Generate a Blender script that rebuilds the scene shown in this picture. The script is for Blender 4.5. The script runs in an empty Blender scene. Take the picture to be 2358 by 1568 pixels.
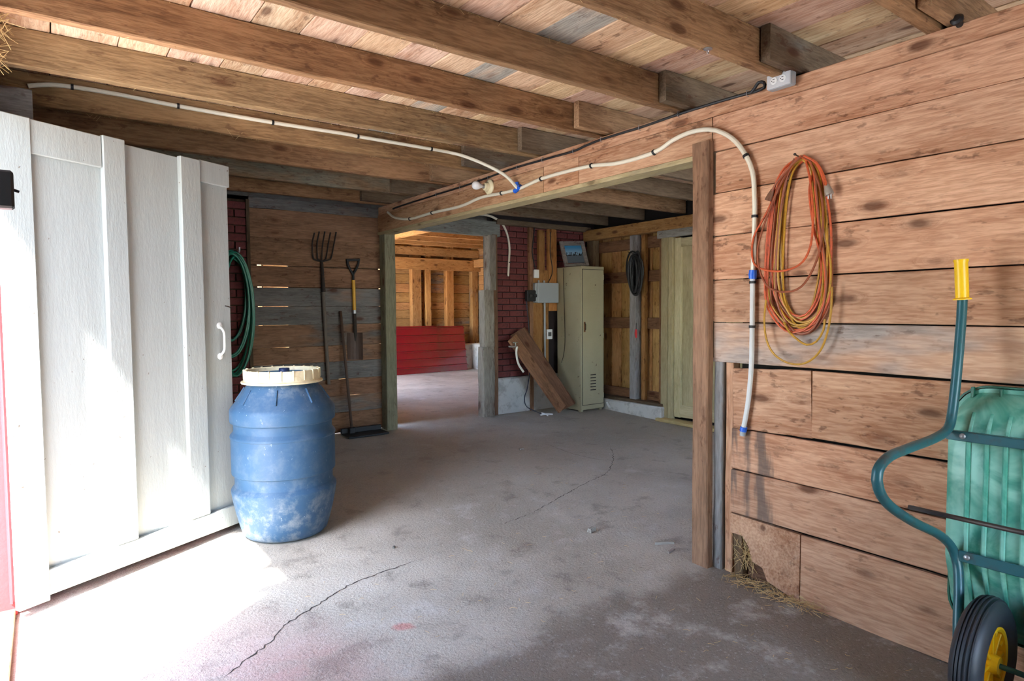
import bpy, bmesh, math, random
from math import sin, cos, tan, pi, radians, sqrt, atan2
from mathutils import Vector, Matrix, Quaternion

# ------------------------------------------------------------------ camera, world, sun, exposure
SC = bpy.context.scene
COL = SC.collection
FPX, CXP, CYP = 1456.0, 1179.0, 784.0            # focal length and centre for a 2358 x 1568 frame
YAW, PITCH, ROLL = radians(36.3), radians(2.8), radians(0.4)
CAM = Vector((0, 0, 1.25))
FWD = Vector((sin(YAW)*cos(PITCH), cos(YAW)*cos(PITCH), -sin(PITCH)))
R0 = Vector((cos(YAW), -sin(YAW), 0)); U0 = R0.cross(FWD)
RGT = R0*cos(ROLL) - U0*sin(ROLL); UPV = R0*sin(ROLL) + U0*cos(ROLL)
cd = bpy.data.cameras.new('camera'); cam = bpy.data.objects.new('camera', cd); COL.objects.link(cam)
cd.sensor_width = 36.0; cd.lens = 36.0*FPX/2358.0; cd.clip_start = 0.02; cd.clip_end = 200
cam.matrix_world = Matrix(((RGT.x, UPV.x, -FWD.x, CAM.x), (RGT.y, UPV.y, -FWD.y, CAM.y),
                           (RGT.z, UPV.z, -FWD.z, CAM.z), (0, 0, 0, 1)))
SC.camera = cam

SUN_AZ, SUN_EL = radians(53.0), radians(53.8)    # heading of the light, measured from +Y towards +X
w = bpy.data.worlds.new('sky'); SC.world = w; w.use_nodes = True
nt = w.node_tree; nt.nodes.clear()
sky = nt.nodes.new('ShaderNodeTexSky'); sky.sky_type = 'NISHITA'; sky.sun_disc = False
sky.sun_elevation = SUN_EL; sky.sun_rotation = SUN_AZ + pi; sky.air_density = 1.0; sky.dust_density = 1.0
bg = nt.nodes.new('ShaderNodeBackground'); bg.inputs['Strength'].default_value = 0.27
wo = nt.nodes.new('ShaderNodeOutputWorld')
nt.links.new(sky.outputs[0], bg.inputs[0]); nt.links.new(bg.outputs[0], wo.inputs[0])
sl = bpy.data.lights.new('sun', 'SUN'); sl.energy = 7.5; sl.angle = radians(1.5); sl.color = (1, 0.98, 0.95)
so = bpy.data.objects.new('sun', sl); COL.objects.link(so)
SD = Vector((sin(SUN_AZ)*cos(SUN_EL), cos(SUN_AZ)*cos(SUN_EL), -sin(SUN_EL)))
so.rotation_euler = SD.to_track_quat('-Z', 'Y').to_euler(); so.location = (-4, -3, 6)
SC.view_settings.view_transform = 'Standard'; SC.view_settings.look = 'None'
SC.view_settings.exposure = 3.3; SC.view_settings.gamma = 1.0; SC.view_settings.use_curve_mapping = False
SC.cycles.max_bounces = 12; SC.cycles.diffuse_bounces = 8; SC.cycles.glossy_bounces = 4
SC.cycles.use_denoising = True; SC.cycles.use_adaptive_sampling = True; SC.cycles.adaptive_threshold = 0.05; SC.cycles.adaptive_min_samples = 16; SC.cycles.sample_clamp_indirect = 12.0; SC.cycles.caustics_reflective = False
def portal(name, loc, sx, sy, direction):        # sampling portal filling an opening in the walls
    l = bpy.data.lights.new(name, 'AREA'); l.shape = 'RECTANGLE'; l.size = sx; l.size_y = sy; l.cycles.is_portal = True
    o = bpy.data.objects.new(name, l); COL.objects.link(o); o.location = loc
    o.rotation_euler = Vector(direction).to_track_quat('-Z', 'Z').to_euler()

# ------------------------------------------------------------------ measuring helpers (photo sight line -> point on a real surface)
def sight(px, py): return FWD + RGT*((px-CXP)/FPX) - UPV*((py-CYP)/FPX)
def on_x(px, py, x): d = sight(px, py); return CAM + d*((x-CAM.x)/d.x)
def on_y(px, py, y): d = sight(px, py); return CAM + d*((y-CAM.y)/d.y)
def on_z(px, py, z): d = sight(px, py); return CAM + d*((z-CAM.z)/d.z)
def fz(y): return 0.03*(min(y, 6.0) - 4.67)      # the slab falls gently towards the entrance
def on_floor(px, py):
    d = sight(px, py); t = (-0.03*4.67 - CAM.z)/(d.z - 0.03*d.y); return CAM + d*t

# ------------------------------------------------------------------ mesh helpers
WM = {}
def place(o, M, parent=None):
    WM[o] = M
    if parent is not None:
        o.parent = parent; o.matrix_parent_inverse = WM[parent].inverted()
    o.matrix_basis = M
    return o
def mk(name, verts, faces, mat, parent=None, M=None, smooth=False, color=None):
    """verts in world coordinates (origin goes to their middle) unless M is given."""
    if M is None:
        c = Vector((0, 0, 0)); 
        for v in verts: c += Vector(v)
        c /= len(verts); verts = [Vector(v)-c for v in verts]; M = Matrix.Translation(c)
    me = bpy.data.meshes.new(name); me.from_pydata([tuple(v) for v in verts], [], faces); me.validate()
    bm = bmesh.new(); bm.from_mesh(me); bmesh.ops.recalc_face_normals(bm, faces=bm.faces)
    if smooth:
        for e in bm.edges: e.smooth = len(e.link_faces) != 2 or e.calc_face_angle(0) < .62
    bm.to_mesh(me); bm.free()
    me.materials.append(mat)
    if smooth:
        for p in me.polygons: p.use_smooth = True
    o = bpy.data.objects.new(name, me); COL.objects.link(o)
    if color: o.color = color
    return place(o, M, parent)
def tag(o, label=None, cat=None, group=None, kind=None):
    if label: o['label'] = label
    if cat: o['category'] = cat
    if group: o['group'] = group
    if kind: o['kind'] = kind
    return o
def thing(name, label, cat, loc=(0, 0, 0), group=None):
    o = bpy.data.objects.new(name, None); COL.objects.link(o); o.empty_display_size = 0.1
    place(o, Matrix.Translation(Vector(loc))); return tag(o, label, cat, group)
class MB:                                         # collects shapes into one mesh
    def __init__(s): s.v = []; s.f = []
    def add(s, v, f):
        n = len(s.v); s.v += [Vector(a) for a in v]; s.f += [tuple(i+n for i in q) for q in f]; return s
    def box(s, lo, hi, bev=0.0, M=None):
        v, f = box_vf(lo, hi, bev)
        if M is not None: v = [M @ Vector(a) for a in v]
        return s.add(v, f)
    def tube(s, pts, r, n=8, smooth=True, step=None, caps=True): return s.add(*tube_vf(pts, r, n, smooth, step, caps))
    def cyl(s, a, b, r, n=16, r2=None): return s.add(*tube_vf([a, b], [r, r if r2 is None else r2], n, False))
    def lathe(s, prof, n, M): v, f = lathe_vf(prof, n); return s.add([M @ Vector(a) for a in v], f)
    def build(s, name, mat, parent=None, smooth=False, M=None, color=None): return mk(name, s.v, s.f, mat, parent, M, smooth, color)
def box_vf(lo, hi, bev=0.0):
    x0, y0, z0 = lo; x1, y1, z1 = hi
    if bev <= 0:
        v = [(x, y, z) for x in (x0, x1) for y in (y0, y1) for z in (z0, z1)]
        return v, [(0, 1, 3, 2), (4, 6, 7, 5), (0, 4, 5, 1), (2, 3, 7, 6), (0, 2, 6, 4), (1, 5, 7, 3)]
    b = min(bev, (x1-x0)*.45, (y1-y0)*.45, (z1-z0)*.45)
    bm = bmesh.new(); bmesh.ops.create_cube(bm, size=1)
    for q in bm.verts: q.co = Vector(((x0+x1)/2+q.co.x*(x1-x0), (y0+y1)/2+q.co.y*(y1-y0), (z0+z1)/2+q.co.z*(z1-z0)))
    bmesh.ops.bevel(bm, geom=list(bm.edges), offset=b, segments=1, affect='EDGES', profile=0.5)
    bm.verts.index_update(); v = [tuple(q.co) for q in bm.verts]; f = [tuple(q.index for q in p.verts) for p in bm.faces]; bm.free()
    return v, f
def spline(pts, step):
    P = [Vector(p) for p in pts]; out = []
    for i in range(len(P)-1):
        a = P[i-1] if i > 0 else P[i]*2-P[i+1]; b, c = P[i], P[i+1]; d = P[i+2] if i+2 < len(P) else c*2-b
        n = max(2, int((c-b).length/step))
        for k in range(n):
            t = k/n
            out.append(0.5*((2*b) + (c-a)*t + (2*a-5*b+4*c-d)*t*t + (3*b-a-3*c+d)*t**3))
    out.append(P[-1]); return out
def tube_vf(pts, r, n=8, smooth=True, step=None, caps=True):
    P = [Vector(p) for p in pts]
    if smooth and len(P) > 2:
        P = spline(P, step or max(0.015, (r if not isinstance(r, list) else r[0])*1.6))
    R = r if isinstance(r, list) else [r]*len(P)
    if len(R) != len(P): R = [R[min(len(R)-1, int(i*len(R)/len(P)))] for i in range(len(P))]
    T = [(P[min(i+1, len(P)-1)]-P[max(i-1, 0)]).normalized() for i in range(len(P))]
    u = T[0].orthogonal().normalized(); v = []; f = []
    for i, p in enumerate(P):
        u = (u - T[i]*u.dot(T[i])).normalized(); q = T[i].cross(u)
        for k in range(n):
            a = 2*pi*k/n; v.append(p + (u*cos(a)+q*sin(a))*R[i])
    for i in range(len(P)-1):
        for k in range(n): f.append((i*n+k, i*n+(k+1) % n, (i+1)*n+(k+1) % n, (i+1)*n+k))
    if caps: f.append(tuple(range(n))[::-1]); f.append(tuple(range((len(P)-1)*n, len(P)*n)))
    return v, f
def lathe_vf(prof, n):
    v = []; f = []
    for r, z in prof:
        for k in range(n): a = 2*pi*k/n; v.append((r*cos(a), r*sin(a), z))
    for i in range(len(prof)-1):
        for k in range(n): f.append((i*n+k, i*n+(k+1) % n, (i+1)*n+(k+1) % n, (i+1)*n+k))
    f.append(tuple(range(n))[::-1]); f.append(tuple(range((len(prof)-1)*n, len(prof)*n)))
    return v, f
def axis_frame(o, d, up=(0, 0, 1)):               # matrix whose local Z runs along d
    z = Vector(d).normalized(); x = Vector(up).cross(z)
    if x.length < 1e-4: x = Vector((1, 0, 0))
    x.normalize(); y = z.cross(x)
    return Matrix(((x.x, y.x, z.x, o[0]), (x.y, y.y, z.y, o[1]), (x.z, y.z, z.z, o[2]), (0, 0, 0, 1)))
RND = random.Random(7)
def plank(name, a, b, width, thick, wdir, mat, parent=None, color=(1, 1, 1, 0), ch=0.003, jit=0.0015, seg=5, wend=None):
    """a sawn board from a to b (centre line); width lies along wdir; grain runs along local X."""
    a, b = Vector(a), Vector(b); x = (b-a); L = x.length; x.normalize()
    y = Vector(wdir); y = (y - x*y.dot(x)).normalized(); z = x.cross(y); m = (a+b)/2
    M = Matrix(((x.x, y.x, z.x, m.x), (x.y, y.y, z.y, m.y), (x.z, y.z, z.z, m.z), (0, 0, 0, 1)))
    ch = min(ch, thick*.3, width*.3); v = []; f = []
    for i in range(seg+1):
        t = i/seg; wd = width if wend is None else width+(wend-width)*t; h = wd/2; q = thick/2
        e0, e1 = (RND.uniform(-jit, jit) for _ in range(2)); s = RND.uniform(-jit, jit)*.5
        ring = [(-h+e0, -q+ch), (-h+e0+ch, -q), (h+e1-ch, -q), (h+e1, -q+ch), (h+e1, q-ch), (h+e1-ch, q), (-h+e0+ch, q), (-h+e0, q-ch)]
        for (yy, zz) in ring: v.append((L*(t-.5), yy, zz+s))
    for i in range(seg):
        for k in range(8): f.append((i*8+k, i*8+(k+1) % 8, (i+1)*8+(k+1) % 8, (i+1)*8+k))
    f.append(tuple(range(8))[::-1]); f.append(tuple(range(seg*8, seg*8+8)))
    return mk(name, v, f, mat, parent, M, False, color)

# ------------------------------------------------------------------ materials
def lin(r, g, b): 
    c = [x/255 for x in (r, g, b)]
    return tuple(x/12.92 if x <= .04045 else ((x+.055)/1.055)**2.4 for x in c) + (1,)
class NB:
    def __init__(s, name):
        s.m = bpy.data.materials.new(name); s.m.use_nodes = True; s.t = s.m.node_tree; s.t.nodes.clear()
        s.out = s.n('ShaderNodeOutputMaterial'); s.b = s.n('ShaderNodeBsdfPrincipled'); s.l(s.b.outputs[0], s.out.inputs[0])
    def n(s, k, **kw):
        q = s.t.nodes.new(k)
        for a, b in kw.items(): setattr(q, a, b)
        return q
    def l(s, a, b): s.t.links.new(a, b)
    def val(s, q, i, x):
        if hasattr(x, 'is_output'): s.l(x, q.inputs[i])
        else: q.inputs[i].default_value = x
    def math(s, op, a, b=0.0, c=0.0, clamp=False):
        q = s.n('ShaderNodeMath', operation=op, use_clamp=clamp); s.val(q, 0, a); s.val(q, 1, b)
        if op in ('MULTIPLY_ADD', 'SMOOTH_MIN'): s.val(q, 2, c)
        return q.outputs[0]
    def vmath(s, op, a, b): q = s.n('ShaderNodeVectorMath', operation=op); s.val(q, 0, a); s.val(q, 1, b); return q.outputs[0]
    def mr(s, x, a, b, c=0.0, d=1.0, interp='SMOOTHSTEP'):
        q = s.n('ShaderNodeMapRange', interpolation_type=interp); s.val(q, 0, x); s.val(q, 1, a); s.val(q, 2, b); s.val(q, 3, c); s.val(q, 4, d); return q.outputs[0]
    def mix(s, f, a, b, kind='MIX'):
        q = s.n('ShaderNodeMix', data_type='RGBA', blend_type=kind); s.val(q, 0, f); s.val(q, 6, a); s.val(q, 7, b); return q.outputs[2]
    def noise(s, v, scale=1.0, det=3.0, rough=.55, dist=0.0):
        q = s.n('ShaderNodeTexNoise'); s.l(v, q.inputs['Vector']); q.inputs['Scale'].default_value = scale; q.inputs['Detail'].default_value = det
        q.inputs['Roughness'].default_value = rough; q.inputs['Distortion'].default_value = dist; return q.outputs[0]
    def vor(s, v, scale=1.0, feature='F1'):
        q = s.n('ShaderNodeTexVoronoi', feature=feature); s.l(v, q.inputs['Vector']); q.inputs['Scale'].default_value = scale; return q
    def sep(s, v): q = s.n('ShaderNodeSeparateXYZ'); s.l(v, q.inputs[0]); return q.outputs
    def comb(s, x, y, z): q = s.n('ShaderNodeCombineXYZ'); s.val(q, 0, x); s.val(q, 1, y); s.val(q, 2, z); return q.outputs[0]
    def bump(s, h, dist=.002, st=1.0):
        q = s.n('ShaderNodeBump'); s.l(h, q.inputs['Height']); q.inputs['Distance'].default_value = dist; q.inputs['Strength'].default_value = st; s.l(q.outputs[0], s.b.inputs['Normal'])
    def set(s, **kw):
        for k, x in kw.items(): s.val(s.b, {'col': 'Base Color', 'rough': 'Roughness', 'metal': 'Metallic', 'spec': 'Specular IOR Level', 'trans': 'Transmission Weight', 'coat': 'Coat Weight', 'sss': 'Subsurface Weight'}[k], x)
        return s.m
def wood(name, c1, c2, knot=lin(92, 48, 26), grey=lin(150, 142, 135), knots=1.0, rough=.8, streak=1.0, bump=.005, specks=.6, drip=None):
    s = NB(name); tc = s.n('ShaderNodeTexCoord'); oi = s.n('ShaderNodeObjectInfo'); r = oi.outputs['Random']
    v = s.vmath('ADD', tc.outputs['Object'], s.comb(s.math('MULTIPLY', r, 37.0), s.math('MULTIPLY', r, 91.0), s.math('MULTIPLY', r, 53.0)))
    spn = s.noise(s.vmath('MULTIPLY', v, (13.0, 30.0, 30.0)), 1.0, 3.0, .65)                     # small pits and specks
    vk = s.vor(s.vmath('MULTIPLY', v, (3.6, 9.0, 9.0)), 1.0); kd = s.math('ADD', vk.outputs['Distance'], s.math('MULTIPLY', s.math('SUBTRACT', spn, .5), .12))
    kp = s.n('ShaderNodeSeparateColor'); s.l(vk.outputs['Color'], kp.inputs[0])
    has = s.math('LESS_THAN', kp.outputs[0], .5*knots)
    near = s.math('MULTIPLY', s.mr(kd, .42, .08), has)
    core = s.math('MULTIPLY', s.mr(kd, .22, .10), has)
    warp = s.vmath('ADD', s.vmath('MULTIPLY', v, (1.1, 9.0, 9.0)), s.comb(0.0, s.math('MULTIPLY', near, 1.8), s.math('MULTIPLY', near, 1.3)))
    A = s.noise(warp, 1.0, 3.0, .6)
    fine = s.noise(s.vmath('MULTIPLY', v, (11.0, 90.0, 90.0)), 1.0, 2.0, .6)
    ring = s.math('FRACT', s.math('MULTIPLY', A, 9.0))                                           # growth rings follow the streaks
    ring = s.math('ABSOLUTE', s.math('SUBTRACT', ring, .5))
    gp = s.noise(s.vmath('MULTIPLY', v, (1.3, 4.5, 4.5)), 1.0, 3.0, .6)
    f = s.math('ADD', s.math('ADD', s.math('MULTIPLY', s.mr(A, .3, .7), .42*streak), s.mr(gp, .35, .7, -.12, .34)), s.math('ADD', s.math('MULTIPLY', ring, .36), s.mr(fine, .36, .64, -.08, .34)), clamp=True)
    c = s.mix(f, c1, c2)
    tone = s.mr(r, 0.0, 1.0, .86, 1.1, 'LINEAR')
    c = s.mix(1.0, c, s.comb(tone, tone, tone), 'MULTIPLY'); c = s.mix(1.0, c, oi.outputs['Color'], 'MULTIPLY')
    al = oi.outputs['Alpha']
    gf = s.math('MULTIPLY', s.mr(gp, s.math('SUBTRACT', .78, s.math('MULTIPLY', al, .6)), s.math('SUBTRACT', 1.0, s.math('MULTIPLY', al, .6))), s.mr(al, 0.0, .25), clamp=True)
    c = s.mix(gf, c, s.mix(f, grey, tuple(x*.55 for x in grey[:3])+(1,)))
    c = s.mix(s.math('MULTIPLY', near, .3), c, knot); c = s.mix(s.math('MULTIPLY', core, .66), c, tuple(x*.6 for x in knot[:3])+(1,))
    sp = s.math('MULTIPLY', s.mr(spn, .56, .68), s.mr(gp, .38, .6, .1, 1.0))
    c = s.mix(s.math('MULTIPLY', sp, specks), c, tuple(x*.6 for x in knot[:3])+(1,))
    if drip:                                       # old water runs down the end of a board
        lx, ly, lz = s.sep(tc.outputs['Object']); dn = s.noise(s.comb(s.math('MULTIPLY', lx, 16.0), s.math('MULTIPLY', ly, 2.5), 0.0), 1.0, 3.0, .6)
        df = s.math('MULTIPLY', s.mr(s.math('ADD', lx, s.math('MULTIPLY', s.math('SUBTRACT', dn, .5), .25)), drip-.03, drip+.04), s.mr(dn, .42, .6, .15, .8))
        c = s.mix(df, c, lin(92, 82, 76))
    s.bump(fine, bump, .8)
    return s.set(col=c, rough=rough, spec=.25)
def plain(name, c, rough=.5, metal=0.0, var=.12, dirt=None, scale=6.0, dirtamt=.5, bump=0.0, spec=.5, bscale=60.0):
    s = NB(name); tc = s.n('ShaderNodeTexCoord'); v = tc.outputs['Object']; n = s.noise(v, scale, 2.0, .6)
    col = s.mix(n, tuple(x*(1-var) for x in c[:3])+(1,), tuple(min(1, x*(1+var)) for x in c[:3])+(1,))
    if dirt: col = s.mix(s.math('MULTIPLY', s.mr(s.noise(v, scale*2.3, 3.0, .68), .48, .7), dirtamt), col, dirt)
    if bump: s.bump(s.noise(v, bscale, 2.0), bump)
    return s.set(col=col, rough=rough, metal=metal, spec=spec)

M_PEACH = wood('peach_wood', lin(216, 174, 143), lin(166, 117, 87), grey=lin(186, 172, 162))
M_DRIP = wood('peach_wood_water_stained', lin(216, 174, 143), lin(166, 117, 87), grey=lin(186, 172, 162), drip=1.36)
M_JOIST = wood('joist_wood', lin(168, 134, 101), lin(112, 84, 59), knots=.6, grey=lin(150, 144, 124))
M_DECK = wood('deck_wood', lin(226, 200, 172), lin(180, 142, 112), grey=lin(184, 180, 170))
M_BARN = wood('old_barn_wood', lin(160, 124, 99), lin(116, 88, 69), grey=lin(126, 122, 118))
M_DARK = wood('dark_timber', lin(122, 104, 84), lin(88, 74, 58), grey=lin(110, 108, 104))
M_OLIVE = wood('green_grey_timber', lin(138, 134, 112), lin(104, 100, 82), knots=.3)
M_OCHRE = wood('ochre_wood', lin(194, 152, 102), lin(156, 114, 70))
M_PALE = wood('pale_pine', lin(192, 180, 146), lin(164, 152, 116), knot=lin(96, 70, 44), knots=.35, specks=.15)
M_GREYW = wood('grey_weathered', lin(150, 146, 140), lin(112, 106, 100), knots=.6)
M_BRICK = plain('dark_red_brick', lin(112, 56, 54), .9, var=.35, dirt=lin(58, 40, 40), scale=9, bump=.004)
M_MORTAR = plain('mortar', lin(46, 38, 38), .95)
M_CONC = plain('concrete_wall', lin(196, 194, 188), .9, var=.12, dirt=lin(120, 112, 104), scale=4, bump=.003)
M_BLACKV = plain('dark_void_board', lin(30, 26, 24), .95)
M_RED = plain('red_paint', lin(196, 40, 44), .6, bump=.001)
M_ORCORD = plain('orange_cord', lin(206, 92, 50), .45, var=.2, dirt=lin(120, 70, 40), scale=30)
M_YECORD = plain('yellow_cord', lin(186, 138, 40), .45, var=.2, dirt=lin(120, 92, 36), scale=30)
M_BRCORD = plain('brown_cord', lin(146, 78, 48), .5, var=.2, scale=30)
M_BLACK = plain('black_rubber', lin(26, 26, 28), .55)
M_IRON = plain('dark_iron', lin(52, 46, 42), .6, .5, dirt=lin(90, 62, 44), scale=20)
M_STEEL = plain('galvanised_steel', lin(176, 178, 182), .4, .8)
M_PIPE = plain('white_plastic_pipe', lin(226, 220, 200), .4, var=.05)
M_BLUEP = plain('blue_plastic', lin(40, 100, 210), .35)
M_WHITE = plain('white_plastic', lin(232, 232, 230), .35, var=.03)
M_CREAM = plain('cream_plastic', lin(226, 212, 176), .45, var=.06, dirt=lin(170, 130, 80), scale=8, dirtamt=.35)
M_GREYP = plain('grey_plastic', lin(160, 166, 170), .4, var=.04)
M_HOSE = plain('green_hose', lin(42, 128, 104), .35, var=.2)
M_YELLOW = plain('yellow_plastic', lin(246, 200, 26), .35, var=.05)
M_TEAL = plain('teal_painted_tube', lin(40, 92, 100), .35, 0.1, var=.1, dirt=lin(70, 62, 54), scale=9, dirtamt=.5)
M_ASH = plain('ash_handle', lin(108, 98, 88), .7, var=.2, scale=20)
M_HANDY = plain('yellow_handle', lin(226, 170, 50), .4, var=.08)
M_STRAW = plain('straw', lin(206, 176, 122), .8, var=.2)
M_ASPH = M_BLACKV

RED_SPOT = on_floor(925, 1443)      # a dab of red paint on the slab
def floor_mat():
    s = NB('worn_concrete'); tc = s.n('ShaderNodeTexCoord'); v = tc.outputs['Object']; x, y, z = s.sep(v)
    big = s.noise(v, 1.1, 3.0, .6); mid = s.noise(v, 5.0, 4.0, .68); fine = s.noise(v, 70.0, 3.0, .75)
    c = s.mix(s.mr(big, .3, .7), lin(172, 165, 152), lin(198, 191, 178))
    c = s.mix(s.math('MULTIPLY', s.mr(mid, .52, .74), .55), c, lin(212, 208, 203))
    c = s.mix(s.math('MULTIPLY', s.mr(mid, .46, .3), .5), c, lin(120, 110, 100))
    wob = s.math('ADD', s.math('MULTIPLY', s.math('SUBTRACT', big, .5), 1.4), s.math('MULTIPLY', s.math('SUBTRACT', mid, .5), .8))
    far = s.mr(s.math('ADD', y, wob), 3.3, 4.8)                                    # trodden dirt further in
    far = s.math('MULTIPLY', far, s.mr(y, 6.6, 6.0))
    c = s.mix(s.math('MULTIPLY', far, .42), c, lin(134, 126, 111))
    pk = s.math('MULTIPLY', s.mr(s.math('ADD', s.math('ADD', x, y), wob), 3.7, 2.8), s.mr(s.math('ADD', x, s.math('MULTIPLY', wob, .5)), 1.25, .75))   # worn pink paint
    c = s.mix(s.math('MULTIPLY', pk, s.mr(mid, .35, .65, .25, .65)), c, lin(202, 152, 144))
    dx = s.math('SUBTRACT', x, RED_SPOT[0]); dy = s.math('SUBTRACT', y, RED_SPOT[1])
    rs = s.math('ADD', s.math('SQRT', s.math('ADD', s.math('MULTIPLY', dx, dx), s.math('MULTIPLY', dy, dy))), s.math('MULTIPLY', s.math('SUBTRACT', mid, .5), .12))
    c = s.mix(s.mr(rs, .055, .03, 0.0, .6), c, lin(196, 110, 100))
    # damp dark stain along the boarded wall, with the doorway jamb's shade painted in
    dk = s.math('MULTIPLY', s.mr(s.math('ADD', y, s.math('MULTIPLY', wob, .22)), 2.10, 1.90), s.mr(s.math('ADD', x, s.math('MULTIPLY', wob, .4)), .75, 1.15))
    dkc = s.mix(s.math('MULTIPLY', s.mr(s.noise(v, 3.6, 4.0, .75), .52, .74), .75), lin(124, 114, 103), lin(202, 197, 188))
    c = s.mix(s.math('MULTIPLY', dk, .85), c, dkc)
    c = s.mix(s.math('MULTIPLY', s.mr(fine, .55, .72), .4), c, lin(86, 80, 74)); c = s.mix(s.math('MULTIPLY', s.mr(fine, .42, .28), .4), c, lin(222, 218, 212))
    s.bump(fine, .006, .8)
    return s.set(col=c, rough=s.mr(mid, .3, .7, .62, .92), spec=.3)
M_FLOOR = floor_mat()
def door_paint():
    s = NB('white_door_paint'); tc = s.n('ShaderNodeTexCoord'); v = tc.outputs['Object']; n = s.noise(s.vmath('MULTIPLY', v, (20.0, 20.0, 3.0)), 1.0, 5.0, .65)
    c = s.mix(n, lin(150, 155, 153), lin(168, 172, 170)); c = s.mix(s.mr(s.noise(v, 38.0, 2.0), .72, .76), c, lin(110, 100, 88))
    s.bump(s.noise(s.vmath('MULTIPLY', v, (60.0, 60.0, 14.0)), 1.0, 4.0, .7), .003, .6); return s.set(col=c, rough=.55)
M_DPAINT = door_paint()
def barrel_mat():
    s = NB('blue_barrel_plastic'); tc = s.n('ShaderNodeTexCoord'); v = tc.outputs['Object']; x, y, z = s.sep(v)
    c = s.mix(s.noise(v, 5.0, 4.0), lin(44, 76, 106), lin(56, 90, 122))
    dn = s.noise(v, 13.0, 5.0, .75); dust = s.math('MULTIPLY', s.mr(dn, .42, .75), s.math('ADD', .14, s.math('ADD', s.mr(z, -.10, -.38, 0.0, .5), s.mr(z, .25, .36, 0.0, .4))))
    scr = s.mr(s.noise(s.vmath('MULTIPLY', v, (60.0, 60.0, 18.0)), 1.0, 4.0, .75), .66, .72)
    c = s.mix(dust, c, lin(150, 154, 156)); c = s.mix(s.math('MULTIPLY', scr, .6), c, lin(206, 216, 222))
    return s.set(col=c, rough=.5, spec=.4)
M_BARREL = barrel_mat()
def tray_mat():
    s = NB('green_tray_plastic'); tc = s.n('ShaderNodeTexCoord'); v = tc.outputs['Object']
    c = s.mix(s.mr(s.noise(v, 7.0, 4.0, .6, .6), .35, .65), lin(56, 142, 122), lin(134, 196, 178)); return s.set(col=c, rough=.42)
M_TRAY = tray_mat()
M_TRAYRIM = plain('dark_green_rim', lin(32, 98, 78), .4, var=.1)
def locker_mat():
    s = NB('beige_locker_paint'); tc = s.n('ShaderNodeTexCoord'); v = tc.outputs['Object']; z = s.sep(v)[2]
    c = s.mix(s.noise(v, 3.0, 5.0, .6), lin(158, 150, 120), lin(180, 171, 140)); c = s.mix(s.mr(s.noise(v, 14.0, 6.0, .7), .64, .70), c, lin(74, 48, 34))
    return s.set(col=c, rough=.5)
M_LOCK = locker_mat()
def picture_mat():
    s = NB('picture_print'); tc = s.n('ShaderNodeTexCoord'); x, y, z = s.sep(tc.outputs['Object'])
    n = s.noise(s.vmath('MULTIPLY', tc.outputs['Object'], (60.0, 1.0, 26.0)), 1.0, 3.0)
    c = s.mix(s.mr(z, -.02, .09), lin(150, 190, 214), lin(70, 140, 190))
    g = s.mr(s.math('ADD', z, s.math('MULTIPLY', s.math('SUBTRACT', n, .5), .01)), -.012, -.022); c = s.mix(g, c, lin(92, 104, 112))
    band = s.math('MULTIPLY', s.math('MULTIPLY', s.mr(z, -.035, -.025), s.mr(z, .022, .012)), s.mr(n, .5, .56)); c = s.mix(band, c, lin(22, 24, 28))
    return s.set(col=c, rough=.25)
def redmetal():
    s = NB('red_sheet_metal'); return s.set(col=lin(126, 10, 26), rough=.22, metal=.0, spec=.8, coat=.4)
M_REDM = redmetal()
M_GROUND = plain('outside_gravel', lin(172, 174, 172), .95, var=.2, scale=3)
M_GRASS = plain('outside_grass', lin(110, 130, 70), .95, var=.3, scale=2)
M_GLASS = plain('bulb_glass', lin(240, 240, 238), .15, var=.01)
PEACH = (1, 1, 1, 0)

# ------------------------------------------------------------------ setting: ground and floor
XW = 2.72           # face of the boarded wall on the right
YB = 6.0            # face of the back wall
ZJ, ZC = 2.285, 2.445   # underside of joists, underside of loft boards
XL = -0.2           # inner face of the left wall
g = mk('ground', [(-40, -40, -.24), (-.62, -40, -.24), (-.62, 45, -.24), (-40, 45, -.24)], [(0, 1, 2, 3)], M_GROUND)
tag(g, 'pale gravel ground outside the barn', 'ground', kind='structure')
g = mk('ground', [(-.62, 6.15, -.25), (2.8, 6.15, -.25), (2.8, 45, -.25), (-.62, 45, -.25)], [(0, 1, 2, 3)], M_GROUND)
tag(g, 'pale gravel ground behind the tool wall', 'ground', kind='structure')
g = mk('ground', [(-.62, -40, -.25), (40, -40, -.25), (40, -1.32, -.25), (-.62, -1.32, -.25)], [(0, 1, 2, 3)], M_GROUND)
tag(g, 'pale gravel ground before the added front hatch', 'ground', kind='structure')
ys = [-1.3, 0, 1, 2, 3, 4, 5, 6.0, 9, 12]; vv = []; ff = []
for y in ys: vv += [(-.62, y, fz(y)), (7.9, y, fz(y))]
for i in range(len(ys)-1): ff.append((2*i, 2*i+1, 2*i+3, 2*i+2))
n0 = len(vv); vv += [(-.62, -1.3, -.5), (7.9, -1.3, -.5), (-.62, 12, -.5), (7.9, 12, -.5)]
ff += [(0, n0, n0+1, 1), (2*len(ys)-2, 2*len(ys)-1, n0+3, n0+2)] + [tuple([n0]+[2*i for i in range(len(ys))]+[n0+2]), tuple([n0+1]+[2*i+1 for i in range(len(ys))]+[n0+3])]
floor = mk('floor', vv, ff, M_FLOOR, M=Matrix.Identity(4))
tag(floor, 'worn grey concrete floor with cracks, stains and a pale sunlit corner', 'floor', kind='structure')
M_CRACK = plain('crack_shadow', lin(58, 52, 48), .95)
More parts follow.
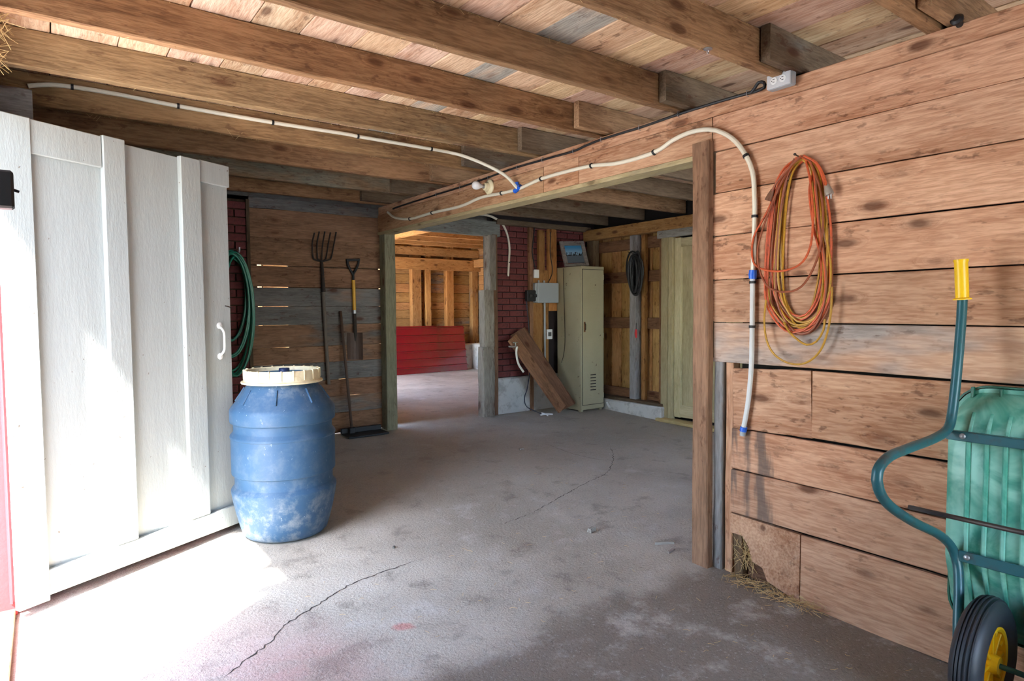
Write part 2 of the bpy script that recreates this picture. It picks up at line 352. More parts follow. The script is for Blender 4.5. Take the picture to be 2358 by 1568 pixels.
def crack(pix, wid=.006, seed=1):
    rr = random.Random(seed); P = spline([on_floor(*p) for p in pix], .02); mb = MB(); v = []; f = []
    for i, p in enumerate(P):
        t = (P[min(i+1, len(P)-1)]-P[max(i-1, 0)]).normalized(); q = Vector((-t.y, t.x, 0)); e = min(1, i/4, (len(P)-1-i)/4)
        o = q*rr.uniform(-.007, .007); ww = wid*rr.uniform(.25, 1.0)*e + .0004
        for sgn in (-1, 1): v.append((p.x+o.x+q.x*ww*sgn/2, p.y+o.y+q.y*ww*sgn/2, fz(p.y)+.0012))
    for i in range(len(P)-1): f.append((2*i, 2*i+1, 2*i+3, 2*i+2))
    mk('crack', v, f, M_CRACK, floor)
crack([(510, 1566), (560, 1525), (620, 1480), (650, 1445), (720, 1400), (800, 1350), (870, 1322), (960, 1290)], .008, 1)
crack([(1225, 1182), (1290, 1145), (1345, 1115), (1400, 1085), (1412, 1050), (1405, 1030)], .006, 2)
crack([(1250, 1020), (1330, 1048), (1405, 1060), (1480, 1052)], .004, 3)
crack([(1150, 1210), (1190, 1195), (1225, 1182)], .005, 4)

# ------------------------------------------------------------------ loft floor: boards and joists
ceiling = mk('ceiling', *box_vf((-.62, -1.3, ZC+.035), (5.9, 6.1, ZC+.06)), M_BLACKV)
tag(ceiling, 'loft floor of pale sawn boards carried on deep wooden joists', 'ceiling', kind='structure')
x = -.6; k = 0
while x < 5.8:
    wd = RND.uniform(.19, .245); gr = RND.choice([0, 0, 0, .1, .2, .8]) if x > 1.2 else RND.choice([0, 0, .1])
    plank('ceiling_board', (x+wd/2, -1.28, ZC+.0155), (x+wd/2, 6.05, ZC+.0155), wd-.004, .03, (1, 0, 0), M_DECK, ceiling, (1, RND.uniform(.93, 1.03), RND.uniform(.86, 1.05), gr), jit=.002, seg=10)
    x += wd
JY = [2.19+.598*k for k in range(-5, 7)]
JT = [(1, .98, .92, 0), (1, .96, .9, 0), (1, .97, .92, .05), (1.0, .96, .9, 0), (.95, .92, .86, .1), (.96, .92, .85, .05), (1.05, .94, .84, 0), (.95, 1.0, .92, .3), (1.0, .96, .82, .1), (1.0, .9, .82, .1), (.85, .9, .92, .6), (.95, .85, .78, .1)]
for k, y in enumerate(JY):
    tint = JT[k]                                # each joist has its own age and tone
    plank('joist', (-.58, y+.026, (ZJ+ZC)/2), (2.93, y+.026, (ZJ+ZC)/2), ZC-ZJ, .05, (0, 0, 1), M_JOIST, ceiling, tint, ch=.004, jit=.003, seg=14)
    xe = 2.46 + RND.uniform(-.05, .09)
    plank('joist', (xe, y-.03, (ZJ+ZC)/2+.004), (5.72, y-.03, (ZJ+ZC)/2+.004), ZC-ZJ-.012, .045, (0, 0, 1), M_DARK if k % 3 else M_JOIST, ceiling, (1, 1, 1, .35), ch=.004, jit=.003, seg=12)

# ------------------------------------------------------------------ right wall with its boards, header and end post
wr = mk('wall_right', *box_vf((XW+.075, -1.3, -.2), (XW+.095, 1.86, ZJ)), M_BLACKV)
tag(wr, 'right hand wall of wide rough sawn orange planks', 'wall', kind='structure')
def wboard(y0, y1, z0a, z1a, z0b, z1b, mat=M_PEACH, color=PEACH, th=.025):
    """board on the right wall between y0 (near) and y1 (far)"""
    plank('plank', (XW+th/2, y0, (z0a+z1a)/2), (XW+th/2, y1, (z0b+z1b)/2), z1a-z0a-.0045, th, (0, 0, 1), mat, wr, color, wend=z1b-z0b-.0045, jit=.002, seg=8)
YN, YE = -1.28, 1.99
rows = [(2.198, 2.208, 2.035, 2.030), (2.035, 2.030, 1.826, 1.823), (1.826, 1.823, 1.610, 1.610), (1.610, 1.610, 1.391, 1.392), (1.391, 1.392, 1.179, 1.179)]
cols = [(1.0, .97, .95, 0), (1.0, 1.0, 1.0, 0), (1.02, 1.0, .98, .03), (1.02, .98, .95, 0), (1.0, 1.0, .98, .16)]
for (ta, tb, ba, bb), cc in zip(rows, cols): wboard(YN, YE, ba, ta, bb, tb, color=cc)
wboard(YN, YE, .975, 1.179, .978, 1.179, M_PEACH, (1, 1.03, 1.05, .72))
wboard(1.462, 1.86, .665, .972, .655, .955, color=(1, .98, .95, .3))
wboard(YN, 1.458, .668, .970, .668, .970, color=(.98, .97, .93, .12))
wboard(YN, 1.865, .435, .664, .452, .657, M_DRIP, color=(1.03, .96, .92, 0))
wboard(YN, 1.868, .215, .433, .232, .450, M_DRIP, color=(1.02, .97, .95, .08))
wboard(YN, 1.50, -.13, .213, -.105, .222, color=(1, .95, .92, .05))
# the rotten short board at the corner, its lower edge broken away
pf = [(1.868, .228), (1.868, .13), (1.80, .13), (1.765, .085), (1.745, .02), (1.69, .005), (1.665, -.05), (1.58, -.075), (1.505, -.10), (1.505, .219)]
n = len(pf); mk('plank', [(XW, a, b) for a, b in pf]+[(XW+.025, a, b) for a, b in pf], [tuple(range(n)), tuple(range(2*n-1, n-1, -1))]+[(i, (i+1) % n, n+(i+1) % n, n+i) for i in range(n)],
   M_PEACH, wr, Matrix.Identity(4), color=(.95, .93, .9, .3))
plank('plank', (XW+.05, 1.50, .03), (XW+.05, 1.86, .05), .26, .02, (0, 0, 1), M_BARN, wr, (.75, .65, .6, .1))
# plate along the top of the boards and over the opening
plank('top_plate', (XW+.05, -1.28, 2.246), (XW+.05, 5.98, 2.246), .078, .075, (0, 0, 1), M_PEACH, wr, (.98, .96, .92, .1), jit=.002, seg=12)
# header over the wide opening: three lengths of board and a soffit board
zt, zb = 2.205, 2.035
for y0, y1, c in ((1.995, 2.98, (1, 1.0, .95, .15)), (2.985, 3.33, (1.0, 1.02, .95, .2)), (3.335, 5.97, (.86, .86, .74, .1))):
    plank('header_board', (XW+.0125, y0, (zt+zb)/2), (XW+.0125, y1, (zt+zb)/2), zt-zb, .025, (0, 0, 1), M_PEACH, wr, c, seg=6)
plank('header_soffit', (XW+.058, 1.99, zb-.013), (XW+.058, 5.97, zb-.013), .125, .026, (1, 0, 0), M_PALE, wr, (1, .96, .9, .3), seg=8)
plank('header_core', (XW+.072, 1.99, (zt+zb)/2), (XW+.072, 5.97, (zt+zb)/2), zt-zb, .09, (0, 0, 1), M_JOIST, wr, (.9, .9, .8, .2), seg=8)
plank('end_post', (XW-.02, 2.018, fz(2)-.03), (XW-.02, 2.035, 2.085), .095, .05, (0, 1, 0), M_BARN, wr, (1.0, .98, .95, .12), ch=.006, jit=.003, seg=8)
plank('stud', (XW+.055, 1.95, fz(2)-.02), (XW+.055, 1.95, 1.0), .05, .10, (0, 1, 0), M_GREYW, wr, (.9, .92, .98, .4), ch=.005, jit=.003)
plank('stud', (XW+.05, 1.893, fz(2)-.02), (XW+.05, 1.893, .99), .045, .06, (0, 1, 0), M_PEACH, wr, (.95, .9, .85, .02), ch=.005, jit=.003)
plank('stud', (XW+.05, 2.0, 1.0), (XW+.05, 2.0, 2.03), .06, .10, (0, 1, 0), M_DARK, wr)
plank('corner_block', (XW+.03, 1.82, fz(2)-.02), (XW+.03, 1.83, .13), .05, .05, (0, 1, 0), M_DARK, wr, (.8, .7, .6, .1))

# ------------------------------------------------------------------ back wall: tool wall planks, posts, doorway, brick
wb = mk('wall_back', *box_vf((XL, YB+.03, 2.0), (2.85, YB+.05, 2.44)), M_DARK)
tag(wb, 'back wall of weathered planks with a doorway and a dark brick stretch', 'wall', kind='structure')
X0, X1 = 1.49, 2.80
zs = [on_y(720, p, YB).z for p in (489, 552, 613, 661, 705, 747, 797, 835, 877, 917, 956, 1004)]
zs = [2.285] + zs
tc_ = [((.9, .9, .85, .75), 0), ((1.05, .98, .9, .0), 0), ((.98, .93, .86, .1), 0), ((.98, .9, .86, .05), 0), ((.85, .85, .85, .9), 0), ((.85, .85, .85, .9), 0), ((.85, .82, .8, .55), 0),
       ((.9, .86, .82, .35), 0), ((.8, .8, .8, .8), 0), ((.8, .72, .68, .4), 0), ((.8, .8, .78, .7), 0), ((.85, .78, .7, .3), 0)]
for i in range(12):
    gapt = .010 if i in (3, 4) else .0015
    plank('plank', (X0, YB+.0125, (zs[i]-gapt+zs[i+1])/2-.001), (X1, YB+.0125, (zs[i]-gapt+zs[i+1])/2-.001), zs[i]-zs[i+1]-gapt, .025, (0, 0, 1), M_BARN, wb, tc_[i][0], jit=.0015, seg=8)
for (a, b, za, zb_) in ((1.3, 1.555, .2, 2.25), (1.83, 2.30, .2, 2.25), (2.30, 2.74, .62, 2.25)):  # unseen boards added behind to block daylight through the other gaps
    plank('backing_board', ((a+b)/2, YB+.036, za), ((a+b)/2, YB+.036, zb_), b-a, .02, (1, 0, 0), M_DARK, wb, (.5, .45, .4, 0))
# strip of brick left of the planks, and the boards running behind the open door
mk('brick_backing', *box_vf((-.2, YB+.03, -.05), (1.49, YB+.06, 2.285)), M_MORTAR, wb)
bm_me = None
def brick(xc, zc, y, wdt=.2, parent=wb):
    global bm_me
    if bm_me is None:
        v, f = box_vf((-.1, -.015, -.0305), (.1, .03, .0305), .003)
        bm_me = bpy.data.meshes.new('brick'); bm_me.from_pydata(v, [], f); bm_me.materials.append(M_BRICK)
    o = bpy.data.objects.new('brick', bm_me); COL.objects.link(o)
    place(o, Matrix.Translation((xc, y+RND.uniform(-.003, .003), zc)) @ Matrix.Diagonal((wdt/.2, 1, 1, 1)), parent)
def bricks(x0, x1, z0, z1, y):
    z = z0+.034; r = 0
    while z < z1-.02:
        x = x0 - (.105 if r % 2 else 0)
        while x < x1-.01:
            a, b = max(x, x0), min(x+.2, x1)
            if b-a > .02: brick((a+b)/2, z, y, b-a)
            x += .21
        z += .071; r += 1
bricks(1.16, 1.475, .1, 2.27, YB+.012)
plank('edge_batten', (1.476, YB+.0, .0), (1.476, YB+.0, 2.25), .03, .04, (1, 0, 0), M_DARK, wb, (.7, .65, .6, .2))
# doorway posts and lintel
plank('post', (2.795, 5.925, fz(5.9)-.02), (2.795, 5.925, 2.02), .118, .13, (1, 0, 0), M_OLIVE, wb, (1, 1, .95, .1), ch=.006, jit=.003)
plank('lintel', (2.86, YB-.02, 2.18), (4.2, YB-.02, 2.165), .17, .09, (0, 0, 1), M_GREYW, wb, (.85, .95, .92, .5), ch=.004)
for z0, z1, x0, x1 in ((fz(6)-.02, .83, 3.935, 4.09), (.832, 1.47, 3.955, 4.09), (1.472, 2.09, 4.03, 4.12)):
    plank('post', ((x0+x1)/2, YB-.04, z0), ((x0+x1)/2, YB-.04, z1), x1-x0, .12, (1, 0, 0), M_GREYW, wb, (1.12, 1.06, .95, .2), ch=.008, jit=.005)
plank('post', (4.125, YB-.02, fz(6)-.02), (4.125, YB-.02, 2.1), .07, .10, (1, 0, 0), M_BARN, wb, (.7, .66, .62, .3), ch=.006, jit=.004)
XR = 5.62
mk('brick_backing', *box_vf((4.12, YB+.02, .0), (XR+.3, YB+.08, 2.445)), M_MORTAR, wb)
bricks(4.165, 4.64, .46, 2.285, YB+.005)
bricks(4.64, 5.60, 1.70, 2.285, YB+.005)
mk('footing', *box_vf((4.15, YB-.045, -.05), (5.5, YB+.03, .455), .015), M_CONC, wb)
for xc, wd, z0, z1, m, c in ((4.66, .055, .0, 2.24, M_BARN, (1, .9, .8, .1)), (4.82, .09, 1.65, 2.2, M_OCHRE, (.7, .6, .5, 0)), (4.80, .24, .5, 1.72, M_OCHRE, (.72, .62, .52, .1)), (4.99, .13, 1.2, 2.23, M_OCHRE, (.85, .65, .5, 0))):
    plank('stud', (xc, YB-.035, z0+.03), (xc, YB-.035, z1), wd, .045, (1, 0, 0), m, wb, c)
plank('wall_plate', (4.15, YB-.04, 2.25), (5.6, YB-.04, 2.25), .06, .08, (0, 0, 1), M_DARK, wb)

# ------------------------------------------------------------------ side room right wall: curb, studs, boards, pale door
ws = mk('wall_side_room', *box_vf((XR+.14, -1.3, -.2), (XR+.16, YB+.05, 2.445)), M_BLACKV)
tag(ws, 'stud wall of ochre boards on a concrete curb in the side room', 'wall', kind='structure')
mk('curb', *box_vf((5.47, 4.66, -.06), (XR+.1, YB-.03, .15), .012), M_CONC, ws)
plank('sill_plate', (XR-.03, 4.68, .165), (XR-.03, YB, .165), .03, .14, (0, 0, 1), M_DARK, ws, (.8, .75, .7, .3))
y = 4.62
while y < 5.95:
    wd = RND.uniform(.12, .2); plank('wall_board', (XR+.11, y+wd/2, .15), (XR+.11, y+wd/2, 2.2), wd-.008, .025, (0, 1, 0), M_OCHRE, ws, (1, RND.uniform(.85, 1.05), .9, RND.uniform(0, .2))); y += wd
for zc in (.22, 1.08, 1.63, 2.02): plank('girt', (XR+.06, 4.7, zc), (XR+.06, 5.96, zc), .13, .04, (0, 0, 1), M_BARN, ws, (.75, .65, .55, .1))
plank('stud', (XR-.01, 5.17, .18), (XR-.01, 5.17, 2.12), .1, .09, (0, 1, 0), M_GREYW, ws, (1, 1, 1.05, .5))
plank('stud', (XR+.02, 5.05, .18), (XR+.02, 5.05, 2.12), .05, .06, (0, 1, 0), M_OCHRE, ws, (.8, .7, .6, 0))
plank('stud', (XR, 4.72, .16), (XR, 4.72, 2.12), .1, .11, (0, 1, 0), M_BARN, ws, (.85, .75, .6, .2))
plank('stud', (XR-.02, 5.88, .16), (XR-.02, 5.88, 2.25), .12, .10, (0, 1, 0), M_DARK, ws, (.95, .92, .85, .2))
plank('beam', (XR-.06, 3.2, 2.18), (XR-.06, 5.96, 2.17), .13, .10, (0, 0, 1), M_OCHRE, ws, (.95, .9, .8, .05))
plank('wall_board', (XR+.12, 1.0, 1.1), (XR+.12, 3.4, 1.1), 2.2, .02, (0, 0, 1), M_OCHRE, ws, (.8, .75, .7, .1))
mk('end_board', *box_vf((XW+.1, .3, -.2), (XR+.2, .34, .85)), M_DARK, ws)  # unseen end wall; its window opening is added to brighten the side room
mk('end_board', *box_vf((XW+.1, .3, 2.1), (XR+.2, .34, 2.445)), M_DARK, ws)
mk('end_board', *box_vf((XW+.1, .3, .85), (3.2, .34, 2.1)), M_DARK, ws)
mk('end_board', *box_vf((5.0, .3, .85), (XR+.2, .34, 2.1)), M_DARK, ws)
d2 = thing('door_2', 'pale unpainted pine door in a matching frame, right edge of the side room', 'door', (XR-.05, 4.2, 0)); d2['kind'] = 'structure'
plank('frame_head', (XR-.07, 3.3, 2.085), (XR-.07, 4.77, 2.085), .11, .05, (0, 0, 1), M_GREYW, d2, (1, 1.03, .98, .4))
plank('frame_jamb', (XR-.06, 4.67, .0), (XR-.06, 4.67, 2.03), .09, .06, (0, 1, 0), M_PALE, d2, (.9, .86, .78, .25))
plank('frame_jamb', (XR-.05, 4.595, .02), (XR-.05, 4.595, 2.03), .055, .06, (0, 1, 0), M_PALE, d2, (.92, .9, .84, .2))
plank('frame_jamb', (XR-.05, 3.66, .02), (XR-.05, 3.66, 2.03), .08, .06, (0, 1, 0), M_PALE, d2)
plank('stile', (XR-.025, 4.52, .05), (XR-.025, 4.52, 2.02), .09, .04, (0, 1, 0), M_PALE, d2, (1.08, 1.1, 1.08, 0))
plank('rail', (XR-.025, 3.72, 1.97), (XR-.025, 4.475, 1.97), .09, .04, (0, 0, 1), M_PALE, d2, (1.05, 1.05, 1.0, 0))
plank('rail', (XR-.025, 3.72, .12), (XR-.025, 4.475, .12), .13, .04, (0, 0, 1), M_PALE, d2)
for yc in (4.40, 4.245, 4.09, 3.935, 3.78): plank('door_board', (XR-.005, yc, .08), (XR-.005, yc, 2.0), .15, .02, (0, 1, 0), M_PALE, d2, (.96, .95, .9, 0))
plank('threshold', (5.50, 3.6, fz(4.2)+.018), (5.50, 4.70, fz(4.6)+.018), .14, .035, (1, 0, 0), M_PALE, d2, (1.0, .9, .7, 0))

# ------------------------------------------------------------------ far room seen through the doorway
FY = 11.15
wf = mk('wall_far_room', *box_vf((2.4, FY+.16, -.1), (7.9, FY+.2, 2.9)), M_BLACKV)
tag(wf, 'far room walls of ochre boards and posts behind the red sheets', 'wall', kind='structure')
z = .05; k = 0
while z < 2.7:
    hgt = RND.uniform(.15, .21); 
    plank('wall_board', (3.0, FY+.13, z+hgt/2), (7.4, FY+.13, z+hgt/2), hgt-.006, .03, (0, 0, 1), M_OCHRE, wf, (1, RND.uniform(.9, 1.05), .95, RND.choice([0, .1, .5]))); 
    plank('wall_board', (7.33, 6.2, z+hgt/2), (7.33, FY+.1, z+hgt/2), hgt-.006, .03, (0, 0, 1), M_OCHRE, wf, (.95, .9, .9, RND.choice([0, .2, .5]))); z += hgt; k += 1
for xc, wd, c in ((5.86, .2, (1.05, .95, .85, .05)), (6.12, .11, (1.05, .95, .8, 0)), (6.62, .16, (1, .85, .7, 0)), (7.22, .14, (.8, .8, .75, .4)), (5.1, .14, (1, .9, .8, 0)), (4.4, .14, (1, .9, .8, 0))):
    plank('post', (xc, FY+.03, .05), (xc, FY+.03, 2.55), wd, .13, (1, 0, 0), M_OCHRE, wf, c)
plank('beam', (3.0, FY-.06, 2.17), (7.3, FY-.06, 2.15), .22, .12, (0, 0, 1), M_OCHRE, wf, (1.15, 1.05, .9, 0))
plank('beam', (3.0, FY+.0, 2.42), (7.3, FY+.0, 2.40), .16, .12, (0, 0, 1), M_OCHRE, wf, (1.0, .95, .85, .1))
plank('beam', (7.2, 6.3, 2.2), (7.2, FY, 2.2), .16, .12, (0, 0, 1), M_OCHRE, wf, (1, .9, .8, 0))
mk('footing', *box_vf((6.84, FY-.16, -.05), (7.3, FY+.08, .55), .02), M_CONC, wf)
mk('footing', *box_vf((7.05, 6.2, -.05), (7.3, FY-.1, .56), .02), M_CONC, wf)
mk('loft_boards', *box_vf((2.4, 6.12, 2.85), (7.9, FY+.2, 2.9)), M_OCHRE, wf, color=(1, .9, .8, .1))
for yc, xa, xb in ((7.2, 2.6, 7.3), (7.9, 2.6, 7.3), (8.6, 2.6, 7.3), (9.3, 2.6, 7.3), (10.0, 2.6, 7.3), (10.6, 2.6, 7.3)):
    plank('joist', (xa, yc, 2.55), (xb, yc, 2.55), .16, .06, (0, 0, 1), M_OCHRE, wf, (1, .92, .8, .1))
plank('tie_beam', (4.4, 6.3, 2.42), (4.4, FY, 2.42), .12, .08, (0, 0, 1), M_OCHRE, wf, (1.05, .95, .8, 0))
plank('wall_board', (2.86, 6.15, 2.5), (2.86, 11.3, 2.5), .75, .04, (0, 0, 1), M_OCHRE, wf, (.9, .85, .8, .1))
plank('wall_board', (2.86, 6.15, 1.05), (2.86, 8.0, 1.05), 2.16, .04, (0, 0, 1), M_OCHRE, wf, (.9, .85, .8, .1))
plank('wall_board', (2.86, 10.9, 1.05), (2.86, 11.3, 1.05), 2.16, .04, (0, 0, 1), M_OCHRE, wf, (.9, .85, .8, .1))
plank('wall_board', (2.86, 8.0, .25), (2.86, 10.9, .25), .6, .04, (0, 0, 1), M_OCHRE, wf, (.9, .85, .8, .1))
mk('wall_panel', *box_vf((4.1, 6.09, -.05), (7.9, 6.13, 2.9)), M_DARK, wf)
mk('wall_panel', *box_vf((2.8, 6.09, 2.25), (4.1, 6.13, 2.9)), M_DARK, wf)

# ------------------------------------------------------------------ left wall with the doorway, front wall with a hatch added for fill light behind the camera
wl = mk('wall_left', *box_vf((XL-.06, 3.47, -.2), (XL, 6.05, 2.445)), M_DARK)
tag(wl, 'left wall of dark boards with the doorway that lets in the sun', 'wall', kind='structure')
mk('wall_panel', *box_vf((XL-.06, -1.3, -.2), (XL, 2.22, 2.445)), M_DARK, wl)
mk('lintel', *box_vf((XL-.06, 2.22, 2.115), (XL, 3.47, 2.445)), M_DARK, wl)
plank('jamb_board', (-.195, 3.43, fz(3.4)), (-.195, 3.43, 2.11), .09, .10, (0, 1, 0), M_RED, wl, seg=4)
plank('jamb_post', (-.145, 4.02, 1.55), (-.145, 4.02, 2.28), .08, .09, (0, 1, 0), M_DARK, wl)
plank('brace', (-.12, 3.78, 2.27), (-.06, 4.2, 1.7), .07, .05, (0, 1, 0), M_DARK, wl, (1.1, 1, .9, .2))
plank('corner_block', (-.16, 3.78, 2.22), (-.02, 3.78, 2.22), .14, .08, (0, 0, 1), M_GREYW, wl, (1, 1, 1, .5))
plank('door_sill', (-.235, 2.25, fz(2.3)+.014), (-.235, 3.40, fz(3.4)+.014), .17, .03, (1, 0, 0), M_BARN, wl, (1.1, 1.05, 1, .2))
wfr = mk('wall_front', *box_vf((XL-.16, -1.32, 1.5), (2.9, -1.18, 2.445)), M_BARN)
tag(wfr, 'boarded front wall with a low hatch added for fill light behind the viewpoint', 'wall', kind='structure')
mk('wall_panel', *box_vf((XL-.16, -1.32, -.2), (1.2, -1.18, 1.5)), M_BARN, wfr)
mk('wall_panel', *box_vf((2.3, -1.32, -.2), (2.9, -1.18, 1.5)), M_BARN, wfr)
mk('wall_panel', *box_vf((1.2, -1.32, -.2), (2.3, -1.18, .2)), M_BARN, wfr)
portal('fill_hatch_portal', (1.75, -1.33, .85), 1.1, 1.3, (0, 1, 0))
portal('doorway_portal', (XL-.08, 2.85, 1.05), 1.25, 2.2, (1, 0, 0))
portal('side_room_portal', (4.1, .29, 1.47), 1.8, 1.25, (0, 1, 0))
portal('far_room_portal', (2.83, 9.45, 1.3), 2.9, 1.6, (1, 0, 0))

# ------------------------------------------------------------------ the white door standing open
DA = radians(61.0); DF = Vector((.855, 3.905, 0)); DD = Vector((sin(DA), cos(DA), 0)); DN = Vector((cos(DA), -sin(DA), 0))   # DN faces the room
DL = 1.15
def dpt(px, py):
    d = sight(px, py); t = ((DF-CAM).dot(DN))/d.dot(DN); q = CAM+d*t; return (q-DF).dot(DD), q.z
DM = Matrix(((DD.x, -DN.x, 0, DF.x), (DD.y, -DN.y, 0, DF.y), (0, 0, 1, 0), (0, 0, 0, 1)))     # local x along the door, -y faces the room
door = thing('door_1', 'big white painted plank door with battens, swung open at left', 'door', DF-DD*DL); door['kind'] = 'structure'
zb0, zt0 = fz(3.7)+.045, 2.07
def dbox(name, x0, x1, y0, y1, z0, z1, mat=M_DPAINT, parent=door, bev=.003):
    v, f = box_vf((x0, y0, z0), (x1, y1, z1), bev); return mk(name, v, f, mat, parent, M=DM)
xs = [-DL] + [dpt(px, 600)[0] for px in (73, 238, 288, 414, 459)] + [0.0]
dbox('panel', -DL+.01, xs[2]+.03, 0.0, .02, zb0+.01, zt0-.012)
dbox('panel', xs[2]+.032, xs[4]+.02, 0.0, .02, zb0+.01, zt0-.006)
dbox('panel', xs[4]+.022, 0, 0.0, .02, zb0+.01, zt0-.008)
dbox('outer_face', -DL, 0, .021, .04, zb0, zt0-.012, M_RED)
dbox('stile', -DL, xs[1], -.032, -.0005, zb0-.02, zt0)
dbox('batten', xs[2], xs[3], -.030, -.0005, zb0+.115, zt0+.006)
dbox('batten', xs[4], xs[5], -.030, -.0005, zb0+.115, zt0-.002)
dbox('top_rail', xs[1]+.002, xs[2]-.002, -.022, -.0005, zt0-.145, zt0)
dbox('top_rail', xs[5]+.002, -.002, -.022, -.0005, zt0-.115, zt0+.004)
dbox('bottom_rail', xs[1]+.001, -.001, -.026, -.0005, zb0, zb0+.113)
# handle and hook
hx, hz0 = dpt(505, 752); hz1 = dpt(503, 818)[1]
hm = MB(); P0 = [(hx, -.003, hz0), (hx, -.02, hz0-.012), (hx, -.036, hz0-.035), (hx, -.038, (hz0+hz1)/2), (hx, -.036, hz1+.035), (hx, -.02, hz1+.012), (hx, -.003, hz1)]
hm.tube(P0, .0065, 8)
hd = mk('handle', [DM @ v for v in hm.v], hm.f, plain('painted_handle', lin(214, 216, 210), .4), door, smooth=True)
for hz in (hz0+.006, hz1-.006):
    q = MB(); q.lathe([(.019, 0), (.019, .003), (.012, .006)], 14, DM @ axis_frame((hx, -.0005, hz), (0, -1, 0))); q.build('handle_plate', M_WHITE, door, True)
q = MB(); hk = dpt(522, 706); q.tube([(hk[0]-.015, -.003, hk[1]+.004), (hk[0], -.014, hk[1]), (hk[0]+.02, -.012, hk[1]-.006)], .003, 6); mk('hook', [DM @ v for v in q.v], q.f, M_IRON, door)
# black latch box on the near jamb
c0 = on_y(0, 392, 2.3); c1 = on_y(34, 482, 2.3)
la = thing('door_latch', 'black metal latch box with a small white label at the far left edge', 'latch', (c1.x-.06, 2.3, c1.z))
mk('case', *box_vf((XL-.02, 2.28, c1.z), (c1.x, 2.33, c0.z), .006), M_BLACK, la)
mk('label_plate', *box_vf((c1.x-.075, 2.2785, c1.z+.035), (c1.x-.045, 2.2805, c1.z+.075)), M_WHITE, la)
q = MB(); q.cyl((c1.x-.003, 2.3, c1.z+.055), (c1.x+.012, 2.3, c1.z+.05), .004, 8); q.build('pin', M_BLACK, la)

# ------------------------------------------------------------------ blue barrel
bc = Vector((1.083, 3.715, fz(3.715)+.001)); BR = .288
bt = thing('barrel', 'blue plastic barrel with cream screw lid beside the open white door', 'barrel', bc)
prof = [(.19, 0), (.215, .004), (.232, .02), (.248, .07), (.268, .15), (.282, .22), (.286, .25), (BR, .256), (BR, .272), (.287, .276), (.270, .296), (.268, .300), (.268, .352), (.269, .358), (.283, .366), (.284, .372), (.284, .565), (.288, .57), (.288, .578), (.286, .583), (.270, .602), (.269, .606), (.269, .642), (.271, .648), (.285, .656), (.288, .664), (.288, .715), (.286, .728), (.277, .742), (.25, .775), (.215, .83), (.192, .862), (.186, .87), (.186, .90), (.15, .905), (.15, .89), (.0005, .889)]
q = MB(); q.lathe(prof, 56, Matrix.Translation(bc)); q.build('body', M_BARREL, bt, True, M=None)
for k in range(8):
    a = 2*pi*k/8+.35; q = MB(); e = Vector((cos(a), sin(a), 0))
    q.tube([bc+e*.207+Vector((0, 0, .845)), bc+e*.232+Vector((0, 0, .806)), bc+e*.258+Vector((0, 0, .768))], .0055, 6, False); q.build('shoulder_rib', M_BARREL, bt, True)
lid = MB(); lid.lathe([(.182, .872), (.222, .872), (.224, .876), (.222, .882), (.209, .885), (.206, .94), (.203, .945), (.192, .945), (.189, .941), (.189, .915), (.182, .905)], 56, Matrix.Translation(bc))
lo = lid.build('lid_ring', M_CREAM, bt, True)
for k in range(20):
    a = 2*pi*k/20; e = Vector((cos(a), sin(a), 0)); q = MB(); t = Vector((-e.y, e.x, 0))
    M = Matrix(((e.x, t.x, 0, bc.x), (e.y, t.y, 0, bc.y), (0, 0, 1, bc.z), (0, 0, 0, 1)))
    q.box((.195, -.0035, .893), (.2105, .0035, .949), .001, M); q.build('grip_rib', M_CREAM, lo)
q = MB(); q.lathe([(.188, .918), (.186, .922), (.15, .922), (.14, .916), (.0005, .916)], 40, Matrix.Translation(bc)); q.build('lid_disc', plain('blue_lid_disc', lin(78, 122, 150), .5), bt, True)
q = MB(); q.lathe([(.03, .916), (.03, .944), (.027, .947), (.012, .947), (.01, .94), (.0005, .94)], 20, Matrix.Translation(bc+Vector((.02, .03, 0)))); q.build('bung_cap', plain('dark_blue_cap', lin(30, 44, 84), .4), bt, True)

# ------------------------------------------------------------------ tools on the back wall
TY = YB-.02
fk = thing('pitchfork', 'long handled five tined pitchfork hung upside down on the back wall', 'pitchfork', on_y(757, 885, TY))
q = MB(); q.tube([on_y(744, 668, TY), on_y(749, 760, TY), on_y(757, 885, TY-.01)], .017, 10); q.build('handle', M_ASH, fk, True)
q = MB(); q.tube([on_y(741, 602, TY), on_y(743, 640, TY), on_y(745, 672, TY)], [.012, .017, .021], 10, False); q.build('ferrule', M_IRON, fk, True)
base = on_y(741, 602, TY)
for px, pt_, sx in ((720, 536, 719), (731, 533, 729), (744, 533, 741), (757, 535, 753), (770, 534, 765)):
    top = on_y(px+4, pt_, TY-.07); m1 = on_y(px-1, 562, TY-.03); m2 = on_y(sx+(2 if sx < 741 else -2 if sx > 741 else 0), 592, TY); 
    q = MB(); q.tube([base, base.lerp(m2, .75)+Vector((0, 0, -.015 if sx != 741 else 0)), m2, m1, top], [.0075]*1, 8); q.build('tine', M_IRON, fk, True)
sp = thing('spade', 'short yellow handled spade with a D grip hung on the back wall', 'spade', on_y(820, 830, TY))
q = MB(); q.tube([on_y(814, 645, TY), on_y(816, 716, TY)], .017, 12, False); q.build('shaft', M_HANDY, sp, True)
q = MB(); q.tube([on_y(813.5, 648, TY), on_y(813, 632, TY), on_y(806, 620, TY), on_y(801, 608, TY), on_y(800, 598, TY)], .012, 8); q.tube([on_y(813.5, 648, TY), on_y(813.5, 632, TY), on_y(820, 620, TY), on_y(825, 608, TY), on_y(826, 598, TY)], .012, 8)
q.cyl(on_y(798, 599, TY), on_y(828, 598, TY), .013, 12); q.build('d_grip', M_BLACK, sp, True)
